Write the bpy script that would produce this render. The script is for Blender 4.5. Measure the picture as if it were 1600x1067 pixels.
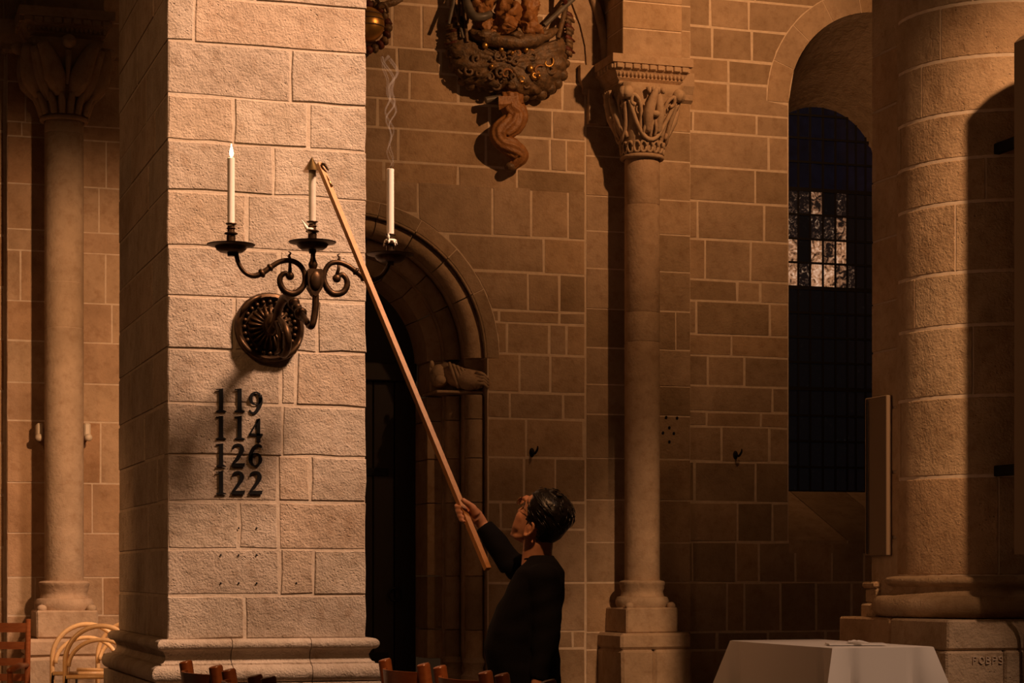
import bpy, bmesh, math, random
from mathutils import Vector, Matrix, noise as mnoise

random.seed(7)
for o in list(bpy.data.objects):
    bpy.data.objects.remove(o, do_unlink=True)
scene = bpy.context.scene
COL = scene.collection
R = math.radians
PI = math.pi

# ------------------------------------------------------------------ camera
F = 3300.0            # focal length in pixels of the 1600 wide frame
HZ = 898.0            # horizon row
YAW = R(18.0)         # church axes against the view axis
CH = 1.25             # eye height
cs, sn = math.cos(YAW), math.sin(YAW)
cam = bpy.data.cameras.new('camera')
camo = bpy.data.objects.new('camera', cam)
COL.objects.link(camo)
camo.location = (0, 0, CH)
camo.rotation_euler = (R(90), 0, -YAW)
cam.sensor_width = 36.0
cam.lens = 36.0 * F / 1600.0
cam.shift_y = (HZ - 533.5) / 1600.0
cam.clip_end = 200
scene.camera = camo
scene.view_settings.view_transform = 'Standard'
scene.view_settings.look = 'None'
scene.view_settings.gamma = 1.0
scene.view_settings.use_curve_mapping = False
scene.view_settings.exposure = 0.0

# ------------------------------------------------------------------ light
w = bpy.data.worlds.new('night')
scene.world = w
w.use_nodes = True
bg = w.node_tree.nodes['Background']
bg.inputs[0].default_value = (1.0, 0.48, 0.21, 1)
bg.inputs[1].default_value = 0.016

def spot(name, loc, target, watts, angle, blend, color, size=0.1):
    l = bpy.data.lights.new(name, 'SPOT')
    l.energy = watts; l.spot_size = R(angle); l.spot_blend = blend
    l.color = color; l.shadow_soft_size = size
    o = bpy.data.objects.new(name, l); COL.objects.link(o)
    o.location = loc
    d = Vector(target) - Vector(loc)
    o.rotation_euler = d.to_track_quat('-Z', 'Y').to_euler()
    return o
WARM = (1.0, 0.60, 0.39)
AMBER = (1.0, 0.47, 0.19)
spot('nave_spotlight', (6.7, 4.6, 10.4), (2.1, 10.0, 3.5), 11600, 28, 0.9, WARM, 0.9)
spot('nave_spotlight.001', (5.95, 3.3, 8.0), (6.65, 10.4, 3.0), 3300, 22, 0.75, (1.0, 0.53, 0.26), 0.22)
spot('nave_spotlight.002', (7.6, 3.6, 7.6), (5.3, 9.8, 0.75), 1400, 15, 0.8, WARM, 0.15)
spot('nave_spotlight.003', (1.2, 4.4, 7.6), (2.1, 7.5, 1.1), 1000, 24, 0.8, AMBER, 0.15)
spot('chair_fill_spot', (-3.0, 6.0, 5.0), (1.75, 12.9, 0.75), 900, 13, 0.7, AMBER, 0.2)  # added fill from the left to brighten the bentwood chairs, no known fixture
spot('flank_fill_spot', (-3.0, 5.0, 6.0), (1.5, 11.0, 2.6), 330, 40, 0.9, AMBER, 0.2)  # weak added fill that lifts the dark left flank of the near pier
spot('aisle_spotlight', (6.4, 11.6, 6.2), (5.9, 15.0, 5.5), 370, 101, 1.0, AMBER, 0.06)
spot('aisle_spotlight.001', (2.2, 11.95, 3.0), (1.36, 14.9, 2.35), 200, 78, 0.7, (1.0, 0.52, 0.25), 0.06)

# ------------------------------------------------------------------ pixel helpers
def cam2w(x, d, z):
    return Vector((x * cs + d * sn, -x * sn + d * cs, z))
def P(px, py, d):
    "point on the ray of a pixel at depth d along the view axis"
    return cam2w((px - 800.0) / F * d, d, CH + (HZ - py) / F * d)
def rat(px):
    u = (px - 800.0) / F
    return (u * cs + sn) / (-u * sn + cs)
def XA(px, Y):
    return rat(px) * Y
def dep(X, Y):
    return X * sn + Y * cs
def ZA(px, py, Y):
    return CH + (HZ - py) / F * dep(XA(px, Y), Y)
def PY(px, py, Y):
    return Vector((XA(px, Y), Y, ZA(px, py, Y)))

# ------------------------------------------------------------------ materials
def nodes(name):
    m = bpy.data.materials.new(name); m.use_nodes = True
    nt = m.node_tree
    return m, nt, nt.nodes['Principled BSDF']
def ramp(nt, fac, stops):
    r = nt.nodes.new('ShaderNodeValToRGB')
    els = r.color_ramp.elements
    while len(els) < len(stops): els.new(0.5)
    for e, (p, c) in zip(els, stops):
        e.position = p; e.color = (*c, 1)
    nt.links.new(fac, r.inputs[0])
    return r.outputs[0]
def noise(nt, scale, detail=4, rough=0.6, coord='Object', vec=None):
    n = nt.nodes.new('ShaderNodeTexNoise')
    n.inputs['Scale'].default_value = scale
    n.inputs['Detail'].default_value = detail
    n.inputs['Roughness'].default_value = rough
    if vec is None:
        t = nt.nodes.new('ShaderNodeTexCoord'); vec = t.outputs[coord]
    nt.links.new(vec, n.inputs['Vector'])
    return n.outputs['Fac']
def mixc(nt, fac, a, b, blend='MIX'):
    m = nt.nodes.new('ShaderNodeMix'); m.data_type = 'RGBA'; m.blend_type = blend
    for s, v in ((m.inputs[0], fac), (m.inputs[6], a), (m.inputs[7], b)):
        if hasattr(v, 'is_linked'): nt.links.new(v, s)
        elif isinstance(v, tuple): s.default_value = (*v, 1)
        else: s.default_value = v
    return m.outputs[2]
def mathn(nt, op, a, b):
    m = nt.nodes.new('ShaderNodeMath'); m.operation = op
    for s, v in zip(m.inputs, (a, b)):
        if hasattr(v, 'is_linked'): nt.links.new(v, s)
        else: s.default_value = v
    return m.outputs[0]
def bump(nt, b, h, strength, dist):
    n = nt.nodes.new('ShaderNodeBump')
    n.inputs['Strength'].default_value = strength
    n.inputs['Distance'].default_value = dist
    nt.links.new(h, n.inputs['Height'])
    nt.links.new(n.outputs[0], b.inputs['Normal'])

def stone_mat(name, ca, cb, cc, grit=90, relief=0.006, pits=True):
    m, nt, b = nodes(name)
    oi = nt.nodes.new('ShaderNodeObjectInfo')
    base = ramp(nt, oi.outputs['Random'], [(0.0, ca), (0.45, cb), (1.0, cc)])
    n1 = noise(nt, 2.3, 6, 0.65)
    n2 = noise(nt, 14, 5, 0.7)
    st = ramp(nt, n1, [(0.30, (0.72, 0.68, 0.62)), (0.62, (1.08, 1.06, 1.04))])
    c = mixc(nt, 1.0, base, st, 'MULTIPLY')
    sp = ramp(nt, n2, [(0.28, (0.74, 0.66, 0.58)), (0.5, (1, 1, 1)), (0.8, (1.1, 1.08, 1.05))])
    c = mixc(nt, 0.8, c, sp, 'MULTIPLY')
    nt.links.new(c, b.inputs['Base Color'])
    b.inputs['Roughness'].default_value = 0.92
    b.inputs['Specular IOR Level'].default_value = 0.15
    g = noise(nt, grit, 3, 0.6)
    big = noise(nt, grit * 0.22, 4, 0.6)
    h = mathn(nt, 'ADD', g, mathn(nt, 'MULTIPLY', big, 1.6))
    if pits:
        v = nt.nodes.new('ShaderNodeTexVoronoi'); v.inputs['Scale'].default_value = grit * 0.45
        t = nt.nodes.new('ShaderNodeTexCoord'); nt.links.new(t.outputs['Object'], v.inputs['Vector'])
        pit = ramp(nt, v.outputs['Distance'], [(0.05, (0, 0, 0)), (0.22, (1, 1, 1))])
        gate = ramp(nt, noise(nt, 6, 2), [(0.52, (1, 1, 1)), (0.62, (0, 0, 0))])
        pm = mixc(nt, 1.0, pit, gate, 'LIGHTEN')
        h = mathn(nt, 'ADD', h, mathn(nt, 'MULTIPLY', pm, 0.8))
    bump(nt, b, h, 0.9, relief)
    return m
def plain(name, col, rough=0.6, metal=0.0, spec=0.4, var=None, vscale=8, bstr=0.0, bscale=40, bdist=0.003):
    m, nt, b = nodes(name)
    if var:
        c = ramp(nt, noise(nt, vscale, 4), [(0.35, col), (0.65, var)])
        nt.links.new(c, b.inputs['Base Color'])
    else:
        b.inputs['Base Color'].default_value = (*col, 1)
    b.inputs['Roughness'].default_value = rough
    b.inputs['Metallic'].default_value = metal
    b.inputs['Specular IOR Level'].default_value = spec
    if bstr: bump(nt, b, noise(nt, bscale, 3), bstr, bdist)
    return m
def wood_mat(name, ca, cb, rough=0.4, axis=(1, 1, 14)):
    m, nt, b = nodes(name)
    t = nt.nodes.new('ShaderNodeTexCoord')
    mp = nt.nodes.new('ShaderNodeMapping'); mp.inputs['Scale'].default_value = axis
    nt.links.new(t.outputs['Object'], mp.inputs['Vector'])
    c = ramp(nt, noise(nt, 6, 5, 0.6, vec=mp.outputs[0]), [(0.3, ca), (0.7, cb)])
    nt.links.new(c, b.inputs['Base Color'])
    b.inputs['Roughness'].default_value = rough
    return m

M = {}
M['pillar'] = stone_mat('pillar_sandstone', (0.44, 0.36, 0.285), (0.49, 0.41, 0.325), (0.48, 0.37, 0.275), 95, 0.007)
M['wall'] = stone_mat('wall_sandstone', (0.34, 0.25, 0.16), (0.46, 0.35, 0.25), (0.50, 0.36, 0.23), 60, 0.005, False)
M['wallred'] = stone_mat('warm_wall_sandstone', (0.52, 0.36, 0.24), (0.56, 0.42, 0.29), (0.50, 0.32, 0.19), 60, 0.005, False)
M['drum'] = stone_mat('column_sandstone', (0.46, 0.34, 0.22), (0.52, 0.40, 0.27), (0.48, 0.33, 0.20), 75, 0.008)
M['carved'] = stone_mat('carved_sandstone', (0.50, 0.38, 0.27), (0.52, 0.40, 0.28), (0.50, 0.37, 0.26), 50, 0.004, False)
M['mortar'] = plain('lime_mortar', (0.78, 0.64, 0.49), 0.95, spec=0.1, var=(0.66, 0.53, 0.40), vscale=20, bstr=0.5, bscale=80)
M['mortar_pillar'] = plain('pillar_mortar', (0.55, 0.45, 0.34), 0.95, spec=0.1, var=(0.48, 0.37, 0.27), vscale=14, bstr=0.6, bscale=60, bdist=0.006)
M['floor'] = plain('floor_stone', (0.16, 0.12, 0.09), 0.7, var=(0.12, 0.09, 0.07), vscale=3)
M['bronze'] = plain('dark_bronze', (0.085, 0.045, 0.020), 0.46, 0.85, var=(0.04, 0.022, 0.011), vscale=30)
M['brass'] = plain('aged_brass', (0.42, 0.26, 0.09), 0.30, 0.95, var=(0.24, 0.14, 0.05), vscale=25)
M['wax'] = plain('candle_wax', (0.86, 0.78, 0.66), 0.5, spec=0.4)
M['waxdim'] = plain('old_wax', (0.62, 0.52, 0.40), 0.6, var=(0.70, 0.60, 0.48), vscale=20)
M['wick'] = plain('burnt_wick', (0.02, 0.015, 0.012), 0.9)
M['black'] = plain('black_painted_metal', (0.004, 0.003, 0.003), 0.7, spec=0.2)
M['pole'] = wood_mat('oak_pole', (0.44, 0.19, 0.055), (0.58, 0.28, 0.09), 0.45, (12, 12, 1.5))
M['chair'] = wood_mat('red_brown_chair_wood', (0.30, 0.085, 0.025), (0.42, 0.14, 0.045), 0.32, (3, 3, 12))
M['rush'] = plain('woven_rush', (0.40, 0.25, 0.12), 0.8, var=(0.30, 0.18, 0.08), vscale=60, bstr=0.8, bscale=90)
M['beech'] = wood_mat('pale_beech', (0.80, 0.50, 0.22), (0.86, 0.58, 0.29), 0.35, (8, 8, 8))
M['cloth'] = plain('white_linen', (0.78, 0.73, 0.66), 0.85, spec=0.1, bstr=0.15, bscale=300, bdist=0.001)
M['paper'] = plain('white_paper', (0.82, 0.78, 0.72), 0.8, spec=0.1)
M['skin'] = plain('skin', (0.62, 0.30, 0.17), 0.5, spec=0.35, var=(0.56, 0.25, 0.14), vscale=30, bstr=0.15, bscale=200, bdist=0.001)
M['hair'] = plain('black_hair', (0.012, 0.008, 0.006), 0.34, spec=0.5, bstr=0.6, bscale=120, bdist=0.003)
M['sweater'] = plain('black_knit', (0.006, 0.005, 0.006), 0.9, spec=0.15, bstr=0.4, bscale=260, bdist=0.002)
M['trouser'] = plain('dark_trouser_cloth', (0.012, 0.011, 0.012), 0.85, spec=0.15)
M['shoe'] = plain('black_leather', (0.012, 0.010, 0.009), 0.4)
M['eye'] = plain('eye_white', (0.75, 0.68, 0.6), 0.25)
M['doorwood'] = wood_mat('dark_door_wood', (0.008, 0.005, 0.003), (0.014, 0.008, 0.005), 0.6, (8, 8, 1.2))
M['iron'] = plain('dark_iron', (0.010, 0.009, 0.009), 0.6, 0.4)
M['speaker'] = plain('painted_speaker_case', (0.22, 0.15, 0.09), 0.6, bstr=0.2, bscale=400, bdist=0.001)
M['cable'] = plain('grey_conduit', (0.20, 0.14, 0.09), 0.5)
M['fixture'] = plain('cream_lamp_case', (0.75, 0.65, 0.50), 0.4)
M['carvewood'] = plain('painted_carved_wood', (0.085, 0.056, 0.032), 0.5, spec=0.4, var=(0.19, 0.11, 0.05), vscale=22, bstr=0.9, bscale=30, bdist=0.012)
M['carvebrown'] = plain('ochre_carved_wood', (0.24, 0.105, 0.035), 0.5, var=(0.36, 0.17, 0.055), vscale=18, bstr=0.8, bscale=30, bdist=0.010)
M['carvegrey'] = plain('grey_painted_wood', (0.16, 0.14, 0.11), 0.45, var=(0.09, 0.075, 0.06), vscale=12)
M['gilt'] = plain('gilding', (0.62, 0.36, 0.10), 0.35, 0.8, var=(0.48, 0.26, 0.07), vscale=12, bstr=0.4, bscale=20, bdist=0.004)
M['redleaf'] = plain('dark_red_carving', (0.13, 0.028, 0.016), 0.55, var=(0.06, 0.02, 0.012), vscale=18, bstr=0.8, bscale=40, bdist=0.008)
mm, nt, b = nodes('eyeglass'); M['glass'] = mm
b.inputs['Transmission Weight'].default_value = 1.0; b.inputs['Roughness'].default_value = 0.02
b.inputs['Base Color'].default_value = (1, 1, 1, 1)
mm, nt, b = nodes('candle_flame'); M['flame'] = mm
b.inputs['Base Color'].default_value = (1, 0.7, 0.3, 1)
b.inputs['Emission Color'].default_value = (1, 0.62, 0.22, 1); b.inputs['Emission Strength'].default_value = 22
mm, nt, b = nodes('smoke_wisp'); M['smoke'] = mm
b.inputs['Base Color'].default_value = (0.8, 0.75, 0.7, 1); b.inputs['Roughness'].default_value = 1
b.inputs['Alpha'].default_value = 0.045; b.inputs['Specular IOR Level'].default_value = 0

def pane_mat(name, stops, emis, scale):
    m, nt, b = nodes(name)
    b.inputs['Base Color'].default_value = (0.01, 0.01, 0.012, 1)
    b.inputs['Roughness'].default_value = 0.12
    oi = nt.nodes.new('ShaderNodeObjectInfo')
    t = nt.nodes.new('ShaderNodeTexCoord')
    n = nt.nodes.new('ShaderNodeTexNoise'); n.noise_dimensions = '4D'
    n.inputs['Scale'].default_value = scale; n.inputs['Detail'].default_value = 3
    n.inputs['Distortion'].default_value = 1.2
    nt.links.new(t.outputs['Object'], n.inputs['Vector'])
    nt.links.new(mathn(nt, 'MULTIPLY', oi.outputs['Random'], 40.0), n.inputs['W'])
    c = ramp(nt, n.outputs['Fac'], stops)
    nt.links.new(c, b.inputs['Emission Color'])
    b.inputs['Emission Strength'].default_value = emis
    return m
K = (0.0, 0.0, 0.0)
M['pane_bright'] = pane_mat('lit_stained_glass', [(0.34, (0.02, 0.008, 0.004)), (0.50, (0.50, 0.22, 0.10)), (0.70, (1, 0.60, 0.38))], 0.75, 20)
M['pane_mid'] = pane_mat('half_lit_stained_glass', [(0.44, (0.015, 0.008, 0.006)), (0.58, (0.35, 0.15, 0.07)), (0.75, (0.9, 0.52, 0.30))], 0.6, 20)
M['pane_low'] = pane_mat('faintly_lit_stained_glass', [(0.50, (0.012, 0.007, 0.006)), (0.62, (0.14, 0.07, 0.04)), (0.75, (0.8, 0.5, 0.3))], 0.5, 30)
M['pane_blue'] = pane_mat('night_blue_stained_glass', [(0.2, (0.002, 0.004, 0.014)), (0.6, (0.010, 0.014, 0.04)), (0.8, (0.016, 0.022, 0.06))], 0.09, 9)
M['pane_dark'] = pane_mat('dark_stained_glass', [(0.62, (0.003, 0.003, 0.004)), (0.72, (0.012, 0.010, 0.010)), (0.85, (0.25, 0.16, 0.11))], 0.30, 40)

# ------------------------------------------------------------------ mesh helpers
class MB:
    def __init__(s): s.v = []; s.f = []
    def add(s, vs, fs):
        n = len(s.v); s.v += [Vector(v) for v in vs]; s.f += [tuple(i + n for i in f) for f in fs]
        return s
    def box(s, a, b):
        (x0, y0, z0), (x1, y1, z1) = a, b
        return s.add([(x0,y0,z0),(x1,y0,z0),(x1,y1,z0),(x0,y1,z0),(x0,y0,z1),(x1,y0,z1),(x1,y1,z1),(x0,y1,z1)],
                     [(0,3,2,1),(4,5,6,7),(0,1,5,4),(1,2,6,5),(2,3,7,6),(3,0,4,7)])
    def bbox(s, a, b, c=0.004):
        "box with chamfered edges"
        bm = bmesh.new()
        bmesh.ops.create_cube(bm, size=1)
        for v in bm.verts:
            v.co = Vector([ (a[i] + b[i]) / 2 + v.co[i] * (b[i] - a[i]) for i in range(3)])
        bmesh.ops.bevel(bm, geom=bm.edges[:], offset=c, segments=1, affect='EDGES')
        bm.verts.ensure_lookup_table()
        vs = [v.co.copy() for v in bm.verts]; fs = [[v.index for v in f.verts] for f in bm.faces]
        bm.free()
        return s.add(vs, fs)
    def tube(s, pts, radii, n=10, caps=True, squash=None):
        pts = [Vector(p) for p in pts]
        if not hasattr(radii, '__len__'): radii = [radii] * len(pts)
        t0 = (pts[1] - pts[0]).normalized()
        ref = Vector((0, 0, 1)) if abs(t0.z) < 0.9 else Vector((1, 0, 0))
        u = t0.cross(ref).normalized()
        vs = []; fs = []
        for i, p in enumerate(pts):
            a = pts[max(i - 1, 0)]; b = pts[min(i + 1, len(pts) - 1)]
            t = (b - a)
            t = t.normalized() if t.length > 1e-9 else t0
            u = (u - t * u.dot(t))
            u = u.normalized() if u.length > 1e-6 else t.orthogonal().normalized()
            v = t.cross(u)
            for k in range(n):
                an = 2 * PI * k / n
                r = radii[i]
                vs.append(p + (u * math.cos(an) + v * math.sin(an) * (squash or 1)) * r)
        for i in range(len(pts) - 1):
            for k in range(n):
                a = i * n + k; b = i * n + (k + 1) % n
                fs.append((a, b, b + n, a + n))
        if caps:
            fs.append(tuple(range(n - 1, -1, -1)))
            fs.append(tuple((len(pts) - 1) * n + k for k in range(n)))
        return s.add(vs, fs)
    def lathe(s, prof, c, n=24, a0=0, a1=2 * PI):
        "prof: (radius, z) from bottom up about the vertical axis at c"
        full = abs(a1 - a0 - 2 * PI) < 1e-6
        m = n if full else n + 1
        vs = [(c[0] + r * math.cos(a0 + (a1 - a0) * k / n), c[1] + r * math.sin(a0 + (a1 - a0) * k / n), c[2] + z)
              for r, z in prof for k in range(m)]
        fs = []
        for i in range(len(prof) - 1):
            for k in range(n):
                a = i * m + k; b = i * m + (k + 1) % m
                fs.append((a, b, b + m, a + m))
        if full:
            fs.append(tuple(range(m - 1, -1, -1)))
            fs.append(tuple((len(prof) - 1) * m + k for k in range(m)))
        return s.add(vs, fs)
    def prism(s, poly, fn):
        "poly of 2d points CCW; fn(p, k) gives the front (k=0) and back (k=1) point"
        n = len(poly)
        vs = [fn(p, 0) for p in poly] + [fn(p, 1) for p in poly]
        fs = [tuple(range(n)), tuple(range(2 * n - 1, n - 1, -1))]
        for i in range(n):
            j = (i + 1) % n
            fs.append((i, i + n, j + n, j))
        return s.add(vs, fs)
    def ball(s, c, r, nu=12, nv=8, mat=None):
        if not hasattr(r, '__len__'): r = (r, r, r)
        vs = []; fs = []
        for i in range(nv + 1):
            th = PI * i / nv
            for k in range(nu):
                ph = 2 * PI * k / nu
                v = Vector((r[0] * math.sin(th) * math.cos(ph), r[1] * math.sin(th) * math.sin(ph), r[2] * math.cos(th)))
                if mat: v = mat @ v
                vs.append(v + Vector(c))
        for i in range(nv):
            for k in range(nu):
                a = i * nu + k; b = i * nu + (k + 1) % nu
                fs.append((a, a + nu, b + nu, b))
        return s.add(vs, fs)
    def loft(s, rings, caps=True):
        n = len(rings[0]); vs = [v for r in rings for v in r]; fs = []
        for i in range(len(rings) - 1):
            for k in range(n):
                a = i * n + k; b = i * n + (k + 1) % n
                fs.append((a, b, b + n, a + n))
        if caps:
            fs.append(tuple(range(n - 1, -1, -1))); fs.append(tuple((len(rings) - 1) * n + k for k in range(n)))
        return s.add(vs, fs)
    def jitter(s, amt, sc=3.0):
        for v in s.v:
            v += mnoise.noise_vector(v * sc) * amt
        return s

def woff(o):
    t = Vector((0, 0, 0))
    while o is not None:
        t += o.location; o = o.parent
    return t
def obj(name, mb, mat, parent=None, smooth=False, label=None, merge=True, stuff=False):
    off = woff(parent) if parent else Vector((0, 0, 0))
    me = bpy.data.meshes.new(name)
    me.from_pydata([tuple(v - off) for v in mb.v], [], mb.f)
    bm = bmesh.new(); bm.from_mesh(me)
    if merge: bmesh.ops.remove_doubles(bm, verts=bm.verts, dist=1e-6)
    bmesh.ops.recalc_face_normals(bm, faces=bm.faces)
    bm.to_mesh(me); bm.free()
    me.materials.append(M[mat])
    if smooth:
        me.shade_smooth()
        if smooth == 'auto':
            me.set_sharp_from_angle(angle=R(38))
    o = bpy.data.objects.new(name, me); COL.objects.link(o)
    if parent: o.parent = parent
    if label: o['label'] = label
    if stuff: o['kind'] = 'stuff'
    return o
def tag(o, label, cat, group=None):
    o['label'] = label; o['category'] = cat
    if group: o['group'] = group
    return o
def thing(name, loc, label, cat, group=None):
    o = bpy.data.objects.new(name, None); COL.objects.link(o)
    o.empty_display_size = 0.1
    o.location = loc
    return tag(o, label, cat, group)
def struct(o): o['kind'] = 'structure'; return o
def copy_tree(o, parent=None):
    c = o.copy(); COL.objects.link(c)
    if parent: c.parent = parent
    for ch in list(o.children): copy_tree(ch, c)
    return c
def crom(pts, n=6):
    pts = [Vector(p) for p in pts]; out = []
    for i in range(len(pts) - 1):
        p0 = pts[max(i - 1, 0)]; p1 = pts[i]; p2 = pts[i + 1]; p3 = pts[min(i + 2, len(pts) - 1)]
        for k in range(n):
            t = k / n
            out.append(0.5 * ((2 * p1) + (p2 - p0) * t + (2 * p0 - 5 * p1 + 4 * p2 - p3) * t * t + (3 * p1 - p0 - 3 * p2 + p3) * t ** 3))
    out.append(pts[-1]); return out
def lerpl(vals, n):
    out = []
    for i in range(n):
        t = i / (n - 1) * (len(vals) - 1); k = min(int(t), len(vals) - 2)
        out.append(vals[k] + (vals[k + 1] - vals[k]) * (t - k))
    return out

# a dressed stone: outline in its face plane, proud face with a chamfer, sides running back
def stone(parent, poly, place, mat='wall', thick=0.10, cham=0.006, jit=0.003, proud=0.0, name='stone_block', rough=False):
    cx = sum(p[0] for p in poly) / len(poly); cz = sum(p[1] for p in poly) / len(poly)
    q = []
    if rough:                                    # an irregular arris
        n = len(poly)
        for i in range(n):
            a, b = poly[i], poly[(i + 1) % n]
            L = math.hypot(b[0] - a[0], b[1] - a[1])
            k = max(1, min(3, int(L / 0.09)))
            for j in range(k): q.append((a[0] + (b[0] - a[0]) * j / k, a[1] + (b[1] - a[1]) * j / k))
    else: q = list(poly)
    q = [(x + random.uniform(-jit, jit), z + random.uniform(-jit, jit)) for x, z in q]
    n = len(q); pr = proud + random.uniform(-0.0015, 0.003)
    def ins(p):
        dx, dz = cx - p[0], cz - p[1]; L = math.hypot(dx, dz) or 1
        return (p[0] + dx / L * cham * 1.3, p[1] + dz / L * cham * 1.3)
    mb = MB()
    vs = [place(*ins(p), -pr) for p in q] + [place(*p, -pr + cham) for p in q] + [place(*p, thick) for p in q]
    fs = [tuple(range(n))]
    for i in range(n):
        j = (i + 1) % n
        fs += [(i, i + n, j + n, j), (i + n, i + 2 * n, j + 2 * n, j + n)]
    mb.add(vs, fs)
    return obj(name, mb, mat, parent)
def rect(x0, x1, z0, z1, g=0.006):
    return [(x0 + g, z0 + g), (x1 - g, z0 + g), (x1 - g, z1 - g), (x0 + g, z1 - g)]
def onY(Y):
    return lambda x, z, k: (x, Y + k, z)
def onX(X):
    return lambda y, z, k: (X + k, y, z)

# ================================================================== SETTING
fl = MB().box((-8, -4, -0.2), (14, 17.5, 0.0))
struct(obj('floor', fl, 'floor'))

YP = 10.01           # front plane of the near pier
YW = 15.0            # upper aisle wall
YB = 14.90           # lower aisle wall with the portal, and the pilasters
ZTOP = 6.6
AX, AR, AZ = 3.62, 1.12, 2.85             # portal arch: centre, outer radius, springing
WX, WR, WZ = 7.908, 0.766, 4.93           # window arch
WSILL = 1.52

# mortar bed of the back wall, with the portal and the window left open
def wall_bed(Y, x0, x1, z0, z1, holes, thick):
    "front sheet with arched holes and reveals cut by sampling columns"
    mb = MB()
    xs = sorted(set([x0, x1] + [hx + hr * s for hx, hr, _, _ in holes for s in [i / 16.0 for i in range(-16, 17)]]))
    xs = [x for x in xs if x0 <= x <= x1]
    for a, b in zip(xs[:-1], xs[1:]):
        spans = [(z0, z1, z0, z1)]
        for hx, hr, hz, hb in holes:
            if a >= hx - hr - 1e-9 and b <= hx + hr + 1e-9:
                za = hz + math.sqrt(max(0, hr * hr - (a - hx) ** 2)); zb = hz + math.sqrt(max(0, hr * hr - (b - hx) ** 2))
                spans = []
                if hb > z0 + 1e-6: spans.append((z0, hb, z0, hb))
                if min(za, zb) < z1: spans.append((za, z1, zb, z1))
        for (la, ha, lb, hb_) in spans:
            mb.add([(a, Y, la), (b, Y, lb), (b, Y, hb_), (a, Y, ha), (a, Y + thick, la), (b, Y + thick, lb), (b, Y + thick, hb_), (a, Y + thick, ha)],
                   [(0, 1, 2, 3), (7, 6, 5, 4), (0, 4, 5, 1), (3, 2, 6, 7)])
    return mb
REC = 0.0015
wall = struct(obj('wall_back', wall_bed(YW + REC, -1.5, 11.0, 0, ZTOP, [(AX, 1.03, AZ, 0.0), (WX, WR, WZ, WSILL)], 0.12), 'mortar', merge=False))
low = struct(obj('wall_lower', wall_bed(YB + REC, 2.06, 5.43, 0, ZTOP, [(AX, 1.03, AZ, 0.0)], 0.10), 'mortar', merge=False))

def clip_arch(x0, x1, z0, z1, cx, r, zs, side):
    "part of the rectangle outside the arch on one side (+1 right, -1 left)"
    lev = [z0 + (z1 - z0) * i / 8 for i in range(9)]
    L = []; Rr = []
    for z in lev:
        if z <= zs: e = r[1]
        else: e = math.sqrt(max(0, r[0] ** 2 - (z - zs) ** 2))
        if side > 0: a, b = max(x0, cx + e), x1
        else: a, b = x0, min(x1, cx - e)
        if b - a > 0.012: L.append((a, z)); Rr.append((b, z))
    if len(L) < 2: return None
    def thin(s):
        out = [s[0]]
        for i in range(1, len(s) - 1):
            if abs((s[i][0] - s[i - 1][0]) - (s[i + 1][0] - s[i][0])) > 1e-5: out.append(s[i])
        return out + [s[-1]]
    return thin(Rr) + thin(L)[::-1]

def courses(parent, Y, ref, ys, joints, x0, x1, arch=None, mat='wall', g=0.009, thick=0.09, side=1, proud=0.0):
    """ys: pixel rows of the bed joints at column ref; joints: pixel columns per course"""
    for i in range(len(ys) - 1):
        zt, zb = ZA(ref, ys[i], Y), ZA(ref, ys[i + 1], Y)
        xs = [x0] + [XA(p, Y) for p in joints[i]] + [x1]
        xs = [x for x in xs if x0 - 1e-6 <= x <= x1 + 1e-6]
        for a, b in zip(xs[:-1], xs[1:]):
            if b - a < 0.03: continue
            pol = rect(a, b, zb, zt, g)
            if arch:
                cx, r, zs = arch
                if zb < zs + r[0] and a < cx + r[0] and b > cx - r[0]:
                    pol = clip_arch(a + g, b - g, zb + g, zt - g, cx, (r[0] + g, r[1] + g), zs, side)
                    if not pol: continue
            stone(parent, pol, onY(Y), mat, thick, 0.002, 0.003, proud)

# upper wall B (behind the carved epitaph), between the pier and the respond
XPL = XA(915, YB)
courses(low, YB, 775, [-120, -50, 18, 86, 122, 166, 211, 262, 296],
        [[600, 760], [575, 700, 820], [540, 613, 659, 760, 850], [560, 621, 688, 780, 880], [520, 640, 716, 800, 879],
         [590, 765, 863], [540, 622, 759, 860, 885], [600, 716, 808]], 2.06, XPL)
# lower wall B with the portal
yl = [290, 368, 424, 484, 503, 552, 612, 653, 714, 784, 826, 911, 987, 1014, 1080, 1165]
jl = [[653, 770, 830, 888, 930], [700, 850, 950], [825, 874], [780, 874, 943], [792, 858, 885, 943], [812, 860, 925], [797, 880],
      [822, 912], [819, 868, 963], [783, 890], [850], [800, 922, 947], [895], [790, 860, 940], [820, 900]]
courses(low, YB, 775, yl, jl, AX, XPL, (AX, (AR, 1.03), AZ))
for i in range(len(yl) - 1):                # the same wall left of the portal, behind the near pier
    zt, zb = ZA(775, yl[i], YB), ZA(775, yl[i + 1], YB)
    xs = [2.06] + ([2.3] if i % 2 else [2.55]) + [3.62]
    for a, b in zip(xs[:-1], xs[1:]):
        pol = rect(a, b, zb, zt, 0.007)
        if zb < AZ + AR and b > AX - AR:
            pol = clip_arch(a + .007, b - .007, zb + .007, zt - .007, AX, (AR + .007, 1.037), AZ, -1)
        if pol: stone(low, pol, onY(YB), 'wall', 0.09, 0.005)
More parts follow.
